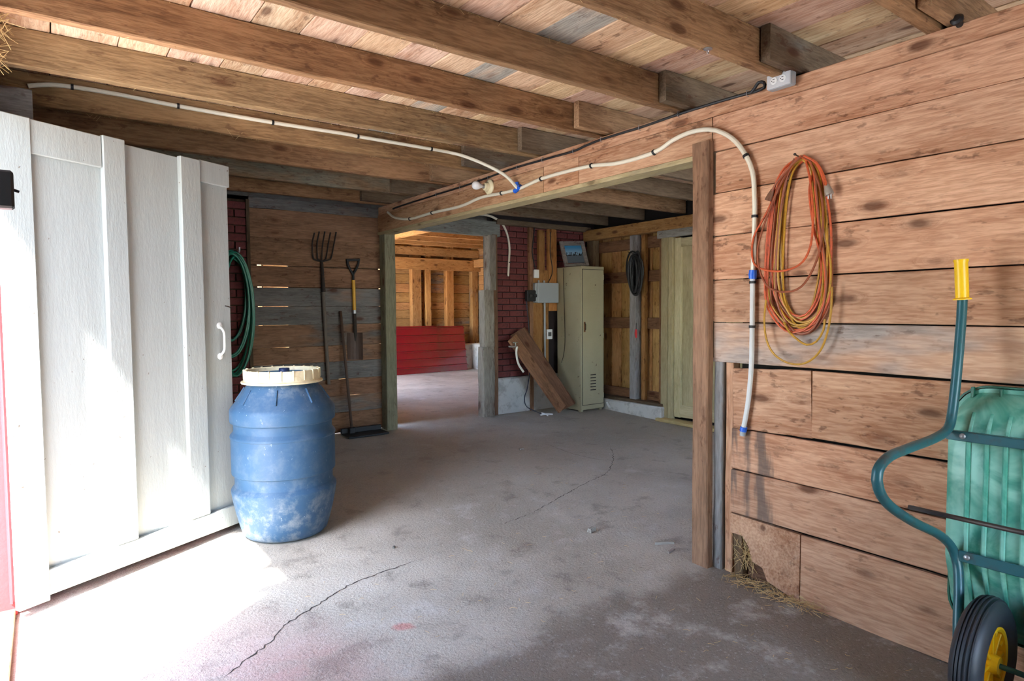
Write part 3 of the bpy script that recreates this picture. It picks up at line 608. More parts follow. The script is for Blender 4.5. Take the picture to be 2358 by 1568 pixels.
q = MB(); q.tube([on_y(816, 714, TY), on_y(816.4, 722, TY)], .0185, 12, False); q.build('collar', M_STEEL, sp, True)
q = MB(); q.tube([on_y(816.4, 721, TY), on_y(817.5, 764, TY), on_y(818, 785, TY-.004)], [.016, .02, .008], 10, False); q.build('socket', M_IRON, sp, True)
bl = []; rows_ = [(766, 801, 836), (780, 800.5, 836.5), (828, 802, 837)]; vv = []; ff = []
for r_, (py, xa, xb) in enumerate(rows_):
    for t in range(7):
        u = t/6; p = on_y(xa+(xb-xa)*u, py, TY); dish = .022*(1-(2*u-1)**2); vv.append(Vector((p.x, TY+.012-dish, p.z)))
n1 = len(vv); vv += [v+Vector((0, .003, 0)) for v in vv]
for r_ in range(2):
    for t in range(6):
        a = r_*7+t; ff += [(a, a+1, a+8, a+7), (n1+a, n1+a+7, n1+a+8, n1+a+1)]
edge = [0, 1, 2, 3, 4, 5, 6, 13, 20, 19, 18, 17, 16, 15, 14, 7]
for i in range(len(edge)): a, b = edge[i], edge[(i+1) % len(edge)]; ff.append((a, b, n1+b, n1+a))
mk('blade', vv, ff, plain('rusty_steel', lin(74, 56, 48), .55, .4, var=.25, scale=14), sp)
sc = thing('floor_scraper', 'thin pole with a broad black scraper head standing by the back wall', 'scraper', on_floor(800, 1000))
zf = fz(5.8)
q = MB(); q.tube([on_y(784, 716, TY), Vector((2.36, 5.862, zf+.06))], .014, 8, False); q.build('pole', plain('dark_pole', lin(86, 66, 54), .7), sc, True)
hp = Vector((2.46, 5.83, zf)); 
q = MB(); q.box((2.26, 5.70, zf+.0), (2.68, 5.90, zf+.022), .006); q.box((2.26, 5.885, zf+.02), (2.68, 5.91, zf+.07), .005); q.box((2.33, 5.84, zf+.02), (2.39, 5.885, zf+.08), .006); q.build('head', M_BLACK, sc)
hs = thing('garden_hose', 'green garden hose coiled on a hook beside the open door', 'hose', on_y(560, 580, TY-.03))
rr = random.Random(4)
for k in range(9):
    d = rr.uniform(-1, 1); top = 585+rr.uniform(-6, 8); wdt = rr.uniform(26, 44); bot = rr.uniform(770, 880); cx = 540+rr.uniform(-6, 8); yy = TY-.02-.012*k
    P = []
    for i in range(25):
        a = 2*pi*i/24; px = cx+wdt*sin(a)*(1 if i < 12 else .9); py = (top+bot)/2-(bot-top)/2*cos(a)+6*sin(a*2+d); P.append(on_y(px, py, yy))
    q = MB(); q.tube(P, .0095, 7, True, .03, False); q.build('hose_loop', M_HOSE, hs, True)
q = MB(); a = on_y(541, 583, YB); q.tube([a+Vector((0, .01, .02)), a+Vector((0, -.06, .015)), a+Vector((0, -.15, .0)), a+Vector((0, -.16, .04))], .008, 8); q.build('hook', M_STEEL, hs, True)

# ------------------------------------------------------------------ water pipe on joist, header and wall
PX = XW-.012
wp = thing('water_pipe', 'white plastic water pipe clipped along joist, header beam and plank wall', 'pipe', (PX, 2.0, 1.5))
hdr = [(893, 489), (910, 501), (944, 504), (995, 490), (1060, 475), (1107, 455), (1155, 445), (1192, 436), (1219, 424), (1246, 412), (1297, 397), (1362, 382), (1426, 375), (1506, 351), (1551, 322), (1592, 304), (1633, 298), (1665, 306), (1694, 326), (1718, 359), (1733, 396), (1737, 441), (1738, 498), (1734, 624)]
q = MB(); q.tube([on_x(a, b, PX if a < 1560 else PX-.01) for a, b in hdr], .0115, 10, True, .03); q.build('pipe', M_PIPE, wp, True)
q = MB(); q.tube([on_x(a, b, PX-.012) for a, b in ((1733, 640), (1732, 752), (1730, 846), (1722, 931), (1712, 985))], .0115, 10, True, .04); q.build('pipe', plain('clear_pipe', lin(214, 216, 214), .3), wp, True)
JF = JY[8]-.006-.012
jp = [(64, 198), (112, 195), (166, 200), (271, 217), (410, 244), (628, 282), (800, 309), (824, 314), (993, 343), (1040, 352)]
P = [on_y(a, b, JF) for a, b in jp]; e = on_x(1192, 434, PX-.01); s0 = P[-1]
for (a, b), t in (((1073, 361), .28), ((1124, 382), .62), ((1165, 405), .85)):
    d = sight(a, b); dep = (s0-CAM).dot(FWD)*(1-t)+(e-CAM).dot(FWD)*t; P.append(CAM+d*dep)
P.append(e); q = MB(); q.tube(P, .0115, 10, True, .03); q.build('pipe', M_PIPE, wp, True)
def clip(p, d, wall):                         # a small black saddle clip round the pipe
    M = axis_frame(p, d); q = MB(); q.lathe([(.0117, -.006), (.0155, -.006), (.0155, .006), (.0117, .006)], 12, M); q.box((-.008, -.006, -.006), (.008, .006, .006), .001, Matrix.Translation(Vector(p)+Vector(wall)*.012)); q.build('clip', M_BLACK, wp)
for a, b, d in ((1155, 445, (0, -1, .3)), (1246, 412, (0, -1, .3)), (1362, 382, (0, -1, .2)), (995, 490, (0, -1, .2)), (944, 504, (0, -1, 0)), (1506, 351, (0, -1, .4)), (1718, 359, (0, -.5, -1)), (1738, 498, (0, 0, -1)), (1733, 650, (0, 0, -1)), (1732, 752, (0, 0, -1))):
    clip(on_x(a, b, PX-(.0 if a < 1560 else .011)), d, (1, 0, 0))
for a, b in ((166, 200), (410, 244), (628, 282), (824, 314), (993, 343)): clip(on_y(a, b, JF), (1, 0, 0), (0, 1, 0))
q = MB(); p = on_x(1192, 435, PX-.004); q.cyl(p-Vector((0, .035, -.012)), p+Vector((0, .035, -.012)), .0165, 12); q.cyl(p, p+Vector((-.004, .01, .045)), .0165, 12); q.build('tee_fitting', M_BLUEP, wp, True)
q = MB(); p = on_x(1734, 622, PX-.012); p2 = on_x(1733, 642, PX-.012); q.cyl(p, p2, .018, 14); q.cyl(p.lerp(p2, .4), p.lerp(p2, .6), .02, 14); q.build('coupling', M_BLUEP, wp, True)
p = on_x(1713, 983, PX-.012); p2 = on_x(1711, 993, PX-.012); q = MB(); q.cyl(p, p2, .0165, 12); q.build('end_cap', M_BLUEP, wp, True)
q = MB(); q.cyl(p2, on_x(1710, 1003, PX-.012), .014, 12); q.build('end_thread', M_GREYP, wp, True)
p2_ = thing('overflow_pipe', 'white plastic pipe curving down the dark brick wall past the doorway', 'pipe', on_y(1172, 635, YB-.03))
PB = [(1085, 495, 5.6), (1110, 494, 5.75), (1135, 500, 5.9), (1156, 515, YB-.03), (1168, 540, YB-.03), (1173, 570, YB-.03), (1172, 600, YB-.03), (1170, 636, YB-.03)]
q = MB(); q.tube([on_y(a, b, c) for a, b, c in PB], .0125, 8, True, .03); q.build('pipe', M_PIPE, p2_, True)
for a, b in ((1150, 510), (1173, 604)): q = MB(); M = axis_frame(on_y(a, b, YB-.03), (0, 0, 1)); q.lathe([(.013, -.006), (.018, -.006), (.018, .006), (.013, .006)], 10, M); q.build('clip', M_BLACK, p2_)

# ------------------------------------------------------------------ electric cable, outlet box, lamp, wall fittings
EX = XW-.007
ec = thing('electric_cable', 'black electric cable stapled along the top of the header beam', 'cable', on_x(1345, 336, EX))
cb = [(905, 481), (920, 475), (1005, 448), (1090, 421), (1175, 390), (1250, 368), (1321, 348), (1345, 337), (1385, 321), (1446, 302), (1473, 294), (1563, 263), (1645, 237), (1718, 216), (1742, 210), (1760, 201), (1759, 190), (1747, 190), (1738, 203), (1730, 213)]
q = MB(); q.tube([on_x(a, b, EX-(.0 if i < 15 else .008)) for i, (a, b) in enumerate(cb)], .0075, 8, True, .03); q.build('cable', M_BLACK, ec, True)
for a, b in ((1005, 448), (1060, 431), (1125, 410), (1192, 386), (1250, 368), (1321, 348), (1385, 321), (1473, 294), (1563, 263), (1722, 215)):
    p = on_x(a, b, EX); q = MB(); q.tube([p+Vector((.006, 0, .014)), p+Vector((-.009, 0, .012)), p+Vector((-.0095, 0, -.012)), p+Vector((.006, 0, -.014))], .0018, 6, False); q.build('staple', M_STEEL, ec)
b0 = on_x(1765, 209, XW-.045); b1 = on_x(1822, 157, XW-.045)
ob = thing('outlet_box', 'light grey surface mounted double power outlet at the top of the plank wall', 'outlet', (XW-.02, (b0.y+b1.y)/2, b0.z))
yA, yB_ = b0.y, b1.y; zA = b0.z; zB = on_x(1765, 176, XW-.045).z
mk('box', *box_vf((XW-.042, yB_, zA), (XW-.0005, yA, zB), .005), M_GREYP, ob)
mk('cover', *box_vf((XW-.048, yB_+.002, zA+.002), (XW-.0425, yA-.002, zB-.002), .002), plain('outlet_cover', lin(206, 208, 210), .35, .2), ob)
for t in (.32, .68):
    yc = yA+(yB_-yA)*t; zc = (zA+zB)/2; q = MB(); M = axis_frame((XW-.048, yc, zc), (-1, 0, 0))
    q.lathe([(.0165, 0), (.0165, .002), (.015, .003), (.0005, .003)], 20, M); so_ = q.build('socket', M_WHITE, ob)
    q = MB()
    for dz in (-.006, .006): q.box((XW-.0522, yc-.005, zc+dz-.0012), (XW-.0505, yc+.004, zc+dz+.0012))
    q.box((XW-.0522, yc+.007, zc-.002), (XW-.0505, yc+.010, zc+.002)); q.build('slot', M_BLACK, so_)
lp = thing('lamp_holder', 'porcelain lamp holder with bare unlit white bulb on the header beam', 'lamp', on_x(1128, 431, XW))
pc = on_x(1128, 431, XW); M = axis_frame(pc, (-1, 0, 0))
q = MB(); q.lathe([(.056, .0), (.056, .008), (.05, .016), (.034, .022), (.028, .05), (.024, .052), (.0005, .052)], 28, M); q.build('holder', plain('porcelain', lin(226, 214, 176), .3), lp, True)
q = MB(); q.lathe([(.013, .05), (.013, .072), (.018, .085), (.029, .105), (.032, .122), (.029, .139), (.018, .151), (.0005, .155)], 24, M); q.build('bulb', M_GLASS, lp, True)
q = MB(); q.lathe([(.0142, .053), (.0142, .072)], 20, M); q.build('screw_base', M_STEEL, lp, True)
# screw eye plate under a joist, dark knob on the plate
jb = on_z(1630, 112, ZJ-.002); q = MB(); q.lathe([(.018, 0), (.018, .003), (.007, .006), (.0005, .006)], 16, axis_frame(jb, (0, 0, -1))); q.tube([jb+Vector((0, 0, -.004)), jb+Vector((.006, 0, -.012)), jb+Vector((0, 0, -.02)), jb+Vector((-.006, 0, -.012)), jb+Vector((0, 0, -.005))], .002, 6)
tag(q.build('screw_eye', M_STEEL, None, True), 'small bright metal screw eye under the joist near the outlet', 'screw eye')
kb = on_x(2207, 55, XW); q = MB(); q.lathe([(.012, 0), (.012, .02), (.02, .024), (.022, .034), (.014, .042), (.0005, .043)], 14, axis_frame(kb+Vector((.015, 0, 0)), (-1, 0, .4)))
tag(q.build('insulator_knob', M_BLACK, None, True), 'small dark insulator knob at the top right of the plank wall', 'knob')

# ------------------------------------------------------------------ extension cord on its nail
CXC = XW-.012
xc_ = thing('extension_cord', 'orange and yellow extension cord coiled on a nail in the plank wall', 'extension cord', on_x(1848, 358, CXC))
def loop_pts(l, r, bot, cxb, topx=1848, top=360, skew=0.0):
    m = (l+r)/2
    return [(topx, top), (topx-(topx-l)*.45, top+28), (l+(topx-l)*.27, top+(bot-top)*.2), (l+(topx-l)*.12, top+(bot-top)*.42), (l+2, top+(bot-top)*.68), (l+8, top+(bot-top)*.85), (cxb-(cxb-l)*.45, bot-12),
            (cxb, bot), (cxb+(r-cxb)*.5, bot-14), (r-6, top+(bot-top)*.84), (r, top+(bot-top)*.66), (r-4-skew, top+(bot-top)*.42), (r-14-skew, top+(bot-top)*.2), (topx+(r-topx)*.5, top+24), (topx, top)]
loops = [(1776, 1898, 738, 1835, M_ORCORD), (1768, 1906, 752, 1838, M_YECORD), (1783, 1890, 728, 1842, M_ORCORD), (1762, 1914, 760, 1835, M_ORCORD), (1790, 1905, 742, 1850, M_YECORD), (1759, 1900, 765, 1828, M_ORCORD), (1796, 1886, 733, 1846, M_YECORD),
         (1772, 1917, 770, 1842, M_BRCORD), (1765, 1910, 763, 1845, M_ORCORD), (1800, 1895, 756, 1850, M_YECORD), (1780, 1912, 748, 1840, M_YECORD), (1786, 1902, 768, 1850, M_BRCORD)]
rr = random.Random(11)
for i, (l, r, b, cb_, m) in enumerate(loops):
    pts = loop_pts(l, r, b, cb_, 1848+rr.uniform(-5, 5), 360+rr.uniform(-3, 7), rr.uniform(-4, 14)); dep = [CXC-.003*(i % 6)-.003*abs(sin(j*1.3+i)) for j in range(len(pts))]
    q = MB(); q.tube([on_x(a+rr.uniform(-2, 2), c, d) for (a, c), d in zip(pts, dep)], .0048, 7, True, .02); q.build('cord_loop', m, xc_, True)
ex = [([(1835, 362), (1800, 420), (1760, 500), (1736, 545), (1732, 590), (1745, 615), (1790, 625), (1840, 610), (1865, 570), (1872, 500), (1866, 420), (1856, 372)], M_ORCORD),
      ([(1830, 365), (1790, 440), (1752, 540), (1745, 600), (1764, 655), (1800, 672), (1845, 660), (1880, 600), (1895, 520), (1890, 440), (1868, 376)], M_BRCORD),
      ([(1805, 742), (1818, 765), (1838, 783), (1858, 794), (1880, 786), (1896, 760), (1899, 735)], M_YECORD),
      ([(1764, 690), (1760, 740), (1766, 785), (1782, 815), (1810, 834), (1840, 839), (1866, 830), (1890, 805), (1905, 765), (1913, 720), (1916, 660)], M_YECORD),
      ([(1850, 358), (1880, 375), (1897, 405), (1903, 428)], M_ORCORD), ([(1840, 362), (1810, 395), (1785, 425), (1778, 440)], M_BRCORD)]
for i, (pts, m) in enumerate(ex):
    q = MB(); q.tube([on_x(a, c, CXC-.024-.003*i) for a, c in pts], .0048, 7, True, .02); q.build('cord_loop', m, xc_, True)
pa = on_x(1903, 426, CXC-.03); pb_ = on_x(1911, 448, CXC-.03); q = MB(); q.tube([pa, pa.lerp(pb_, .5), pb_], [.009, .016, .017], 10, False); pl = q.build('plug', plain('clear_grey_plug', lin(160, 150, 138), .3), xc_, True)
q = MB()
for dy in (-.006, .006): q.box((pb_.x-.003, pb_.y+dy-.0015, pb_.z-.018), (pb_.x+.003, pb_.y+dy+.0015, pb_.z+.002))
q.build('prong', M_STEEL, pl)
pa = on_x(1780, 436, CXC-.025); pb_ = on_x(1770, 462, CXC-.025); q = MB(); q.tube([pa, pa.lerp(pb_, .5), pb_], [.008, .015, .019], 10, False); q.build('socket_end', plain('brown_socket', lin(120, 78, 54), .5), xc_, True)
q = MB(); p = on_x(1847, 366, XW); q.cyl(p+Vector((.01, 0, 0)), p+Vector((-.06, 0, .012)), .003, 8); q.cyl(p+Vector((-.058, 0, .012)), p+Vector((-.062, 0, .0125)), .006, 8)
tag(q.build('nail', M_IRON), 'long iron nail carrying the coiled extension cord', 'nail')

# ------------------------------------------------------------------ wheelbarrow stood on its nose against the wall
YC = .545
wbw = thing('wheelbarrow', 'green two wheeled wheelbarrow tipped upright against the plank wall', 'wheelbarrow', (2.5, YC, fz(YC)))
def mir(p): return Vector((p.x, 2*YC-p.y, p.z))
YT = .852
tp = [(2213, 605, YT+.01), (2216, 690, YT+.005), (2206, 830, YT), (2192, 955, YT), (2180, 990, YT), (2150, 1010, YT), (2090, 1033, YT), (2045, 1053, YT), (2021, 1085, YT), (2023, 1125, YT), (2046, 1162, YT), (2100, 1200, YT), (2160, 1230, YT-.005), (2190, 1258, YT-.015), (2205, 1300, YT-.03), (2208, 1360, YT-.045), (2206, 1430, YT-.055), (2206, 1470, YT-.06)]
P = [on_y(a, b, c) for a, b, c in tp]
for side in (0, 1):
    Q = [mir(p) for p in P] if side else P
    q = MB(); q.tube(Q, .0155, 12, True, .02); q.build('frame_tube', M_TEAL, wbw, True)
    g0 = Q[0]; g1 = Q[0].lerp(Q[1], 1.0); d = (g0-g1).normalized(); M = axis_frame(g1, d); Lg = (g0-g1).length+.012
    q = MB(); q.lathe([(.016, 0), (.0285, .0), (.0285, .004), (.0205, .008), (.0205, Lg-.012), (.023, Lg-.006), (.0225, Lg), (.0005, Lg+.001)], 18, M); q.build('grip', M_YELLOW, wbw, True)
# tray, open side to the wall: lofted rounded rectangles
def rrect(hy, z0, z1, rad, n=6):
    out = []
    for cy, cz, a0 in ((hy-rad, z1-rad, 0), (-hy+rad, z1-rad, 90), (-hy+rad, z0+rad, 180), (hy-rad, z0+rad, 270)):
        for i in range(n+1): a = radians(a0+90*i/n); out.append((cy+rad*cos(a), cz+rad*sin(a)))
    return out
secs = [(2.700, .345, .085, .955, .10), (2.692, .352, .08, .963, .11), (2.675, .352, .082, .960, .11), (2.675, .345, .10, .945, .10), (2.63, .342, .16, .925, .10), (2.58, .338, .27, .885, .09), (2.55, .328, .35, .83, .08), (2.536, .308, .39, .80, .07)]
vv = []; ff = []; N = 28
for (xx, hy, z0, z1, rad) in secs:
    for (yy, zz) in rrect(hy, z0, z1, rad): vv.append((xx, YC+yy, zz))
for i in range(len(secs)-1):
    for k in range(N): ff.append((i*N+k, i*N+(k+1) % N, (i+1)*N+(k+1) % N, (i+1)*N+k))
ff.append(tuple(range((len(secs)-1)*N, len(secs)*N)))
# inner skin so that the tray is a real shell
n1 = len(vv)
for (xx, hy, z0, z1, rad) in secs[:1]+secs[4:]:
    for (yy, zz) in rrect(hy-.006, z0+.006, z1-.006, rad): vv.append((xx+(.006 if xx < 2.69 else 0), YC+yy, zz))
m_ = 5
for i in range(m_-1):
    for k in range(N): ff.append((n1+i*N+k, n1+(i+1)*N+k, n1+(i+1)*N+(k+1) % N, n1+i*N+(k+1) % N))
ff.append(tuple(range(n1+(m_-1)*N, n1+m_*N))[::-1])
for k in range(N): ff.append((k, n1+k, n1+(k+1) % N, (k+1) % N))
tray = mk('tray', vv, ff, M_TRAY, wbw, smooth=True)
vv = []; ff = []
for (xx, hy, z0, z1, rad) in ((2.703, .353, .078, .964, .11), (2.703, .360, .073, .969, .115), (2.672, .360, .073, .969, .115), (2.672, .353, .078, .964, .11)):
    for (yy, zz) in rrect(hy, z0, z1, rad): vv.append((xx, YC+yy, zz))
for i in range(4):
    for k in range(N): ff.append((i*N+k, i*N+(k+1) % N, ((i+1) % 4)*N+(k+1) % N, ((i+1) % 4)*N+k))
mk('rim', vv, ff, M_TRAYRIM, tray, smooth=True)
for k in range(-5, 6):
    yy = YC+k*.0525; q = MB(); q.tube([(2.583, yy, .880), (2.55, yy, .828), (2.534, yy, .795), (2.534, yy, .395), (2.548, yy, .350), (2.58, yy, .268), (2.626, yy, .165)], .0075, 6, False); q.build('rib', M_TRAY, tray, True)
for k in (-4.2, -3, -1.8, 1.8, 3, 4.2):
    q = MB(); q.box((2.655, YC+k*.07-.004, .925), (2.674, YC+k*.07+.004, .962), .001); q.build('rim_web', M_TRAYRIM, tray)
# braces between the two tubes
zb1 = on_y(2192, 998, YT).z; xb1 = on_y(2192, 998, YT).x-.02
q = MB(); q.box((xb1-.004, 2*YC-YT-.01, zb1-.018), (xb1+.004, YT+.01, zb1+.014), .002); q.box((xb1, 2*YC-YT, zb1+.008), (xb1+.02, YT, zb1+.014), .001); s1 = q.build('cross_strap', M_TEAL, wbw)
p = on_y(2104, 1170, YT); q = MB(); q.cyl((p.x, 2*YC-YT-.01, p.z), (p.x, YT+.015, p.z), .0075, 10); q.build('leg_brace', plain('worn_brace', lin(78, 72, 70), .45, .4), wbw, True)
p3 = on_y(2212, 1272, YT-.03); q = MB(); q.box((p3.x-.035, 2*YC-YT+.02, p3.z-.02), (p3.x-.027, YT-.02, p3.z+.018), .002); q.box((p3.x-.033, 2*YC-YT+.03, p3.z-.02), (p3.x-.008, YT-.03, p3.z-.013), .001); s3 = q.build('cross_strap', M_TEAL, wbw)
for yy, zz, xx, st in ((YT-.04, zb1, xb1-.004, s1), (2*YC-YT+.04, zb1, xb1-.004, s1), (YT-.06, p3.z, p3.x-.035, s3), (2*YC-YT+.06, p3.z, p3.x-.035, s3)):
    q = MB(); q.lathe([(.010, 0), (.0095, .004), (.006, .007), (.0005, .008)], 12, axis_frame((xx, yy, zz), (-1, 0, 0))); q.build('bolt', M_STEEL, st, True)
# wheels
WR = .207; AX = Vector((2.44, YC, fz(.7)+WR+.001))
q = MB(); q.cyl(AX-Vector((0, .245, 0)), AX+Vector((0, .245, 0)), .009, 12); q.build('axle', M_TEAL, wbw, True)
def tyre_prof():
    out = [(.118, -.030)]
    for i in range(13):
        a = -pi/2*1.15 + i*pi*1.15/12; r = .157+.05*cos(a); out.append((r+(-.002 if i in (5, 7) else 0), .046*sin(a)))
    return out + [(.118, .030)]
for sgn in (1, -1):
    wc = AX + Vector((0, sgn*.172, 0)); M = axis_frame(wc, (0, -1, 0))
    q = MB(); pr = tyre_prof(); v, f = lathe_vf(pr, 48); f = f[:-2]
    for k in range(48): f.append((k, (len(pr)-1)*48+k, (len(pr)-1)*48+(k+1) % 48, (k+1) % 48))
    q.add([M @ Vector(a) for a in v], f)
    for zz in (-.022, -.011, 0, .011, .022):
        rr_ = .157+.05*sqrt(max(0, 1-(zz/.046)**2)); v, f = lathe_vf([(rr_-.004, zz-.0022), (rr_+.0028, zz-.0018), (rr_+.0028, zz+.0018), (rr_-.004, zz+.0022)], 48); q.add([M @ Vector(a) for a in v], f[:-2])
    ty = q.build('tyre', plain('tyre_rubber', lin(44, 48, 54), .5, var=.15, scale=12), wbw, True)
    q = MB(); v, f = lathe_vf([(.119, -.028), (.119, .032), (.112, .034), (.104, .030), (.102, .012), (.102, -.012), (.104, -.026), (.112, -.03)], 40); f = f[:-2]
    for k in range(40): f.append((k, 7*40+k, 7*40+(k+1) % 40, (k+1) % 40))
    q.add([M @ Vector(a) for a in v], f)
    q.lathe([(.0095, -.04), (.028, -.04), (.033, -.02), (.033, .02), (.028, .044), (.0095, .044)], 24, M); q.lathe([(.034, -.006), (.103, -.006), (.103, .006), (.034, .006)], 32, M)
    for k in range(8):
        a = 2*pi*k/8; R_ = Matrix.Rotation(a, 4, 'Z'); q.box((.030, -.005, -.026), (.105, .005, .026), .002, M @ R_)
        R_ = Matrix.Rotation(a+pi/8, 4, 'Z'); q.box((.085, -.004, -.024), (.105, .004, .024), .001, M @ R_)
    q.build('hub', M_YELLOW, wbw)
    q = MB(); e = P[-1] if sgn > 0 else mir(P[-1]); q.box((AX.x-.014, e.y-.003, AX.z-.02), (AX.x+.018, e.y+.003, e.z+.03), .002); q.build('axle_bracket', M_TEAL, wbw)

# ------------------------------------------------------------------ side room things
LX0, LX1, LY0, LY1, LZ = 5.055, 5.425, 5.50, 5.94, fz(5.6)
M_SLOT = plain('slot_dark', lin(34, 28, 24), .8)
lk = thing('locker', 'tall narrow beige metal locker with rusty spots against the brick wall', 'locker', ((LX0+LX1)/2, (LY0+LY1)/2, LZ))
mk('body', *box_vf((LX0, LY0+.02, LZ+.02), (LX1, LY1, 1.755), .004), M_LOCK, lk)
for xx in (LX0+.012, LX1-.052):
    for yy in (LY0+.03, LY1-.06): mk('foot', *box_vf((xx, yy, LZ+.0005), (xx+.04, yy+.04, LZ+.03)), M_LOCK, lk)
mk('front_frame', *box_vf((LX0, LY0+.006, LZ+.03), (LX1, LY0+.02, 1.755), .002), M_LOCK, lk)
mk('door_gap', *box_vf((LX0+.016, LY0+.003, LZ+.079), (LX1-.008, LY0+.0065, 1.721)), M_SLOT, lk)
dr = mk('door', *box_vf((LX0+.022, LY0-.002, LZ+.085), (LX1-.014, LY0+.010, 1.715), .003), M_LOCK, lk)
for z0 in (1.40, .28):
    for k in range(6): mk('vent_slot', *box_vf((LX0+.14, LY0-.004, z0+k*.036), (LX0+.23, LY0+.0005, z0+k*.036+.011), .001), M_SLOT if z0 < 1 else M_LOCK, dr)
mk('latch_plate', *box_vf((LX0+.035, LY0-.006, .98), (LX0+.06, LY0-.0005, 1.10), .002), plain('rusty_latch', lin(120, 80, 50), .6, .4), dr)
q = MB(); q.tube([(LX0+.047, LY0-.006, 1.085), (LX0+.047, LY0-.022, 1.07), (LX0+.047, LY0-.022, 1.01), (LX0+.047, LY0-.006, .995)], .004, 6, False); q.build('pull', M_IRON, dr)
for zz in (.18, .9, 1.6): q = MB(); q.cyl((LX1-.012, LY0, zz), (LX1-.012, LY0, zz+.06), .006, 8); q.build('hinge', M_LOCK, dr)
# picture on top of the locker, leaning on the wall
pz = 1.765; PM = Matrix.Translation((5.262, 5.80, pz)) @ Matrix.Rotation(radians(-14), 4, 'X') @ Matrix.Rotation(radians(-4), 4, 'Y')
pic = thing('framed_picture', 'wood framed blue picture leaning on top of the beige locker', 'picture', (5.262, 5.80, pz))
def pbox(name, lo, hi, mat, par=pic, bev=.003): v, f = box_vf(lo, hi, bev); return mk(name, v, f, mat, par, M=PM)
pw, ph, fw = .40, .33, .055
fwm = wood('frame_wood', lin(196, 150, 104), lin(166, 116, 72), knots=.3)
pbox('frame_bar', (-pw/2, -.012, .012), (-pw/2+fw, .012, ph), fwm); pbox('frame_bar', (pw/2-fw, -.012, .012), (pw/2, .012, ph), fwm)
pbox('frame_bar', (-pw/2+fw, -.011, ph-fw), (pw/2-fw, .012, ph), fwm); pbox('frame_bar', (-pw/2+fw, -.011, .012), (pw/2-fw, .012, .012+fw*.6), fwm)
v, f = box_vf((-pw/2+fw-.005, .002, -.12), (pw/2-fw+.005, .006, .11)); mk('print', v, f, picture_mat(), pic, M=PM @ Matrix.Translation((0, 0, ph/2+.01)))
# electrics on the brick wall
e0 = on_y(1235, 697, YB-.13); e1 = on_y(1285, 652, YB-.13)
eb = thing('junction_box', 'grey plastic electrical box with conduit on the brick wall', 'electrical box', (e0.x, YB-.06, e0.z))
mk('case', *box_vf((e0.x, YB-.12, e0.z), (e1.x, YB-.058, e1.z), .01), M_GREYP, eb)
mk('lid', *box_vf((e0.x+.02, YB-.135, e0.z-.002), (e1.x+.01, YB-.12, e1.z+.002), .006), M_GREYP, eb)
for fx in (.2, .45): q = MB(); xx = e0.x+(e1.x-e0.x)*fx; q.cyl((xx, YB-.09, e1.z), (xx, YB-.09, e1.z+.03), .011, 10); q.build('gland', M_GREYP, eb)
cp = on_y(1254, 697, YB-.09); q = MB(); q.tube([(cp.x, YB-.09, e0.z+.004), (cp.x, YB-.09, .60), (cp.x+.005, YB-.075, .52)], .0125, 10); q.build('conduit', M_GREYP, eb, True)
k0 = on_y(1213, 694, YB-.1); k1 = on_y(1237, 668, YB-.1)
bx_ = thing('power_socket', 'black twin power socket beside the grey electrical box', 'socket', k0)
mk('body', *box_vf((k0.x, YB-.115, k0.z), (k1.x-.02, YB-.058, k1.z), .008), M_BLACK, bx_)
for t in (.3, .72): q = MB(); q.lathe([(.022, 0), (.022, .012), (.016, .014), (.0005, .006)], 14, axis_frame((k0.x+(k1.x-k0.x)*t, YB-.115, (k0.z+k1.z)/2), (0, -1, 0))); q.build('outlet', M_BLACK, bx_, True)
s0 = on_y(1259, 781, YB-.07); s1_ = on_y(1272, 758, YB-.07)
sw = thing('light_switch', 'white wall switch below the grey electrical box', 'switch', s0)
mk('plate', *box_vf((s0.x, YB-.072, s0.z), (s1_.x, YB-.0585, s1_.z), .003), M_WHITE, sw); mk('rocker', *box_vf((s0.x+.02, YB-.078, s0.z+.035), (s1_.x-.02, YB-.0725, s1_.z-.035), .002), plain('switch_grey', lin(90, 88, 86), .4), sw)
s0 = on_y(1229, 640, YB-.07); s1_ = on_y(1240, 621, YB-.07)
jn = thing('cable_box', 'small white cable box above the black power socket', 'electrical box', s0); mk('case', *box_vf((s0.x, YB-.085, s0.z), (s1_.x, YB-.058, s1_.z), .004), M_WHITE, jn)
q = MB(); q.tube([on_y(1233, 621, YB-.07), on_y(1226, 585, YB-.065), on_y(1227, 560, YB-.065), on_y(1231, 525, YB-.065)], .007, 6); q.build('cable', M_BLACK, jn, True)
q = MB(); q.tube([on_y(1268, 534, YB-.065), on_y(1267, 580, YB-.066), on_y(1272, 625, YB-.07), on_y(1262, 652, YB-.085)], .005, 6)
tag(q.build('loose_wire', M_BLACK, None, True), 'thin dark wire hanging down an ochre stud to the grey box', 'wire')
q = MB(); q.tube([on_y(1212, 690, YB-.08), on_y(1218, 760, YB-.066), on_y(1222, 830, YB-.1), on_y(1215, 890, YB-.35), on_y(1208, 915, YB-.35), on_y(1212, 935, YB-.3), on_floor(1232, 948)+Vector((0, 0, .006)), on_floor(1246, 954)+Vector((0, 0, .006))], .006, 6)
tag(q.build('dangling_cord', plain('blue_black_cord', lin(44, 46, 62), .5), None, True), 'thin dark cord dangling from the black socket to the floor', 'cord')
wire = [(1297, 618), (1299, 700), (1301, 780), (1298, 815), (1293, 835)]
q = MB(); q.tube([on_x(a, b, LX0-.008) for a, b in wire], .004, 6)
tag(q.build('locker_wire', M_IRON, None, True), 'thin wire hanging down the side of the beige locker', 'wire')
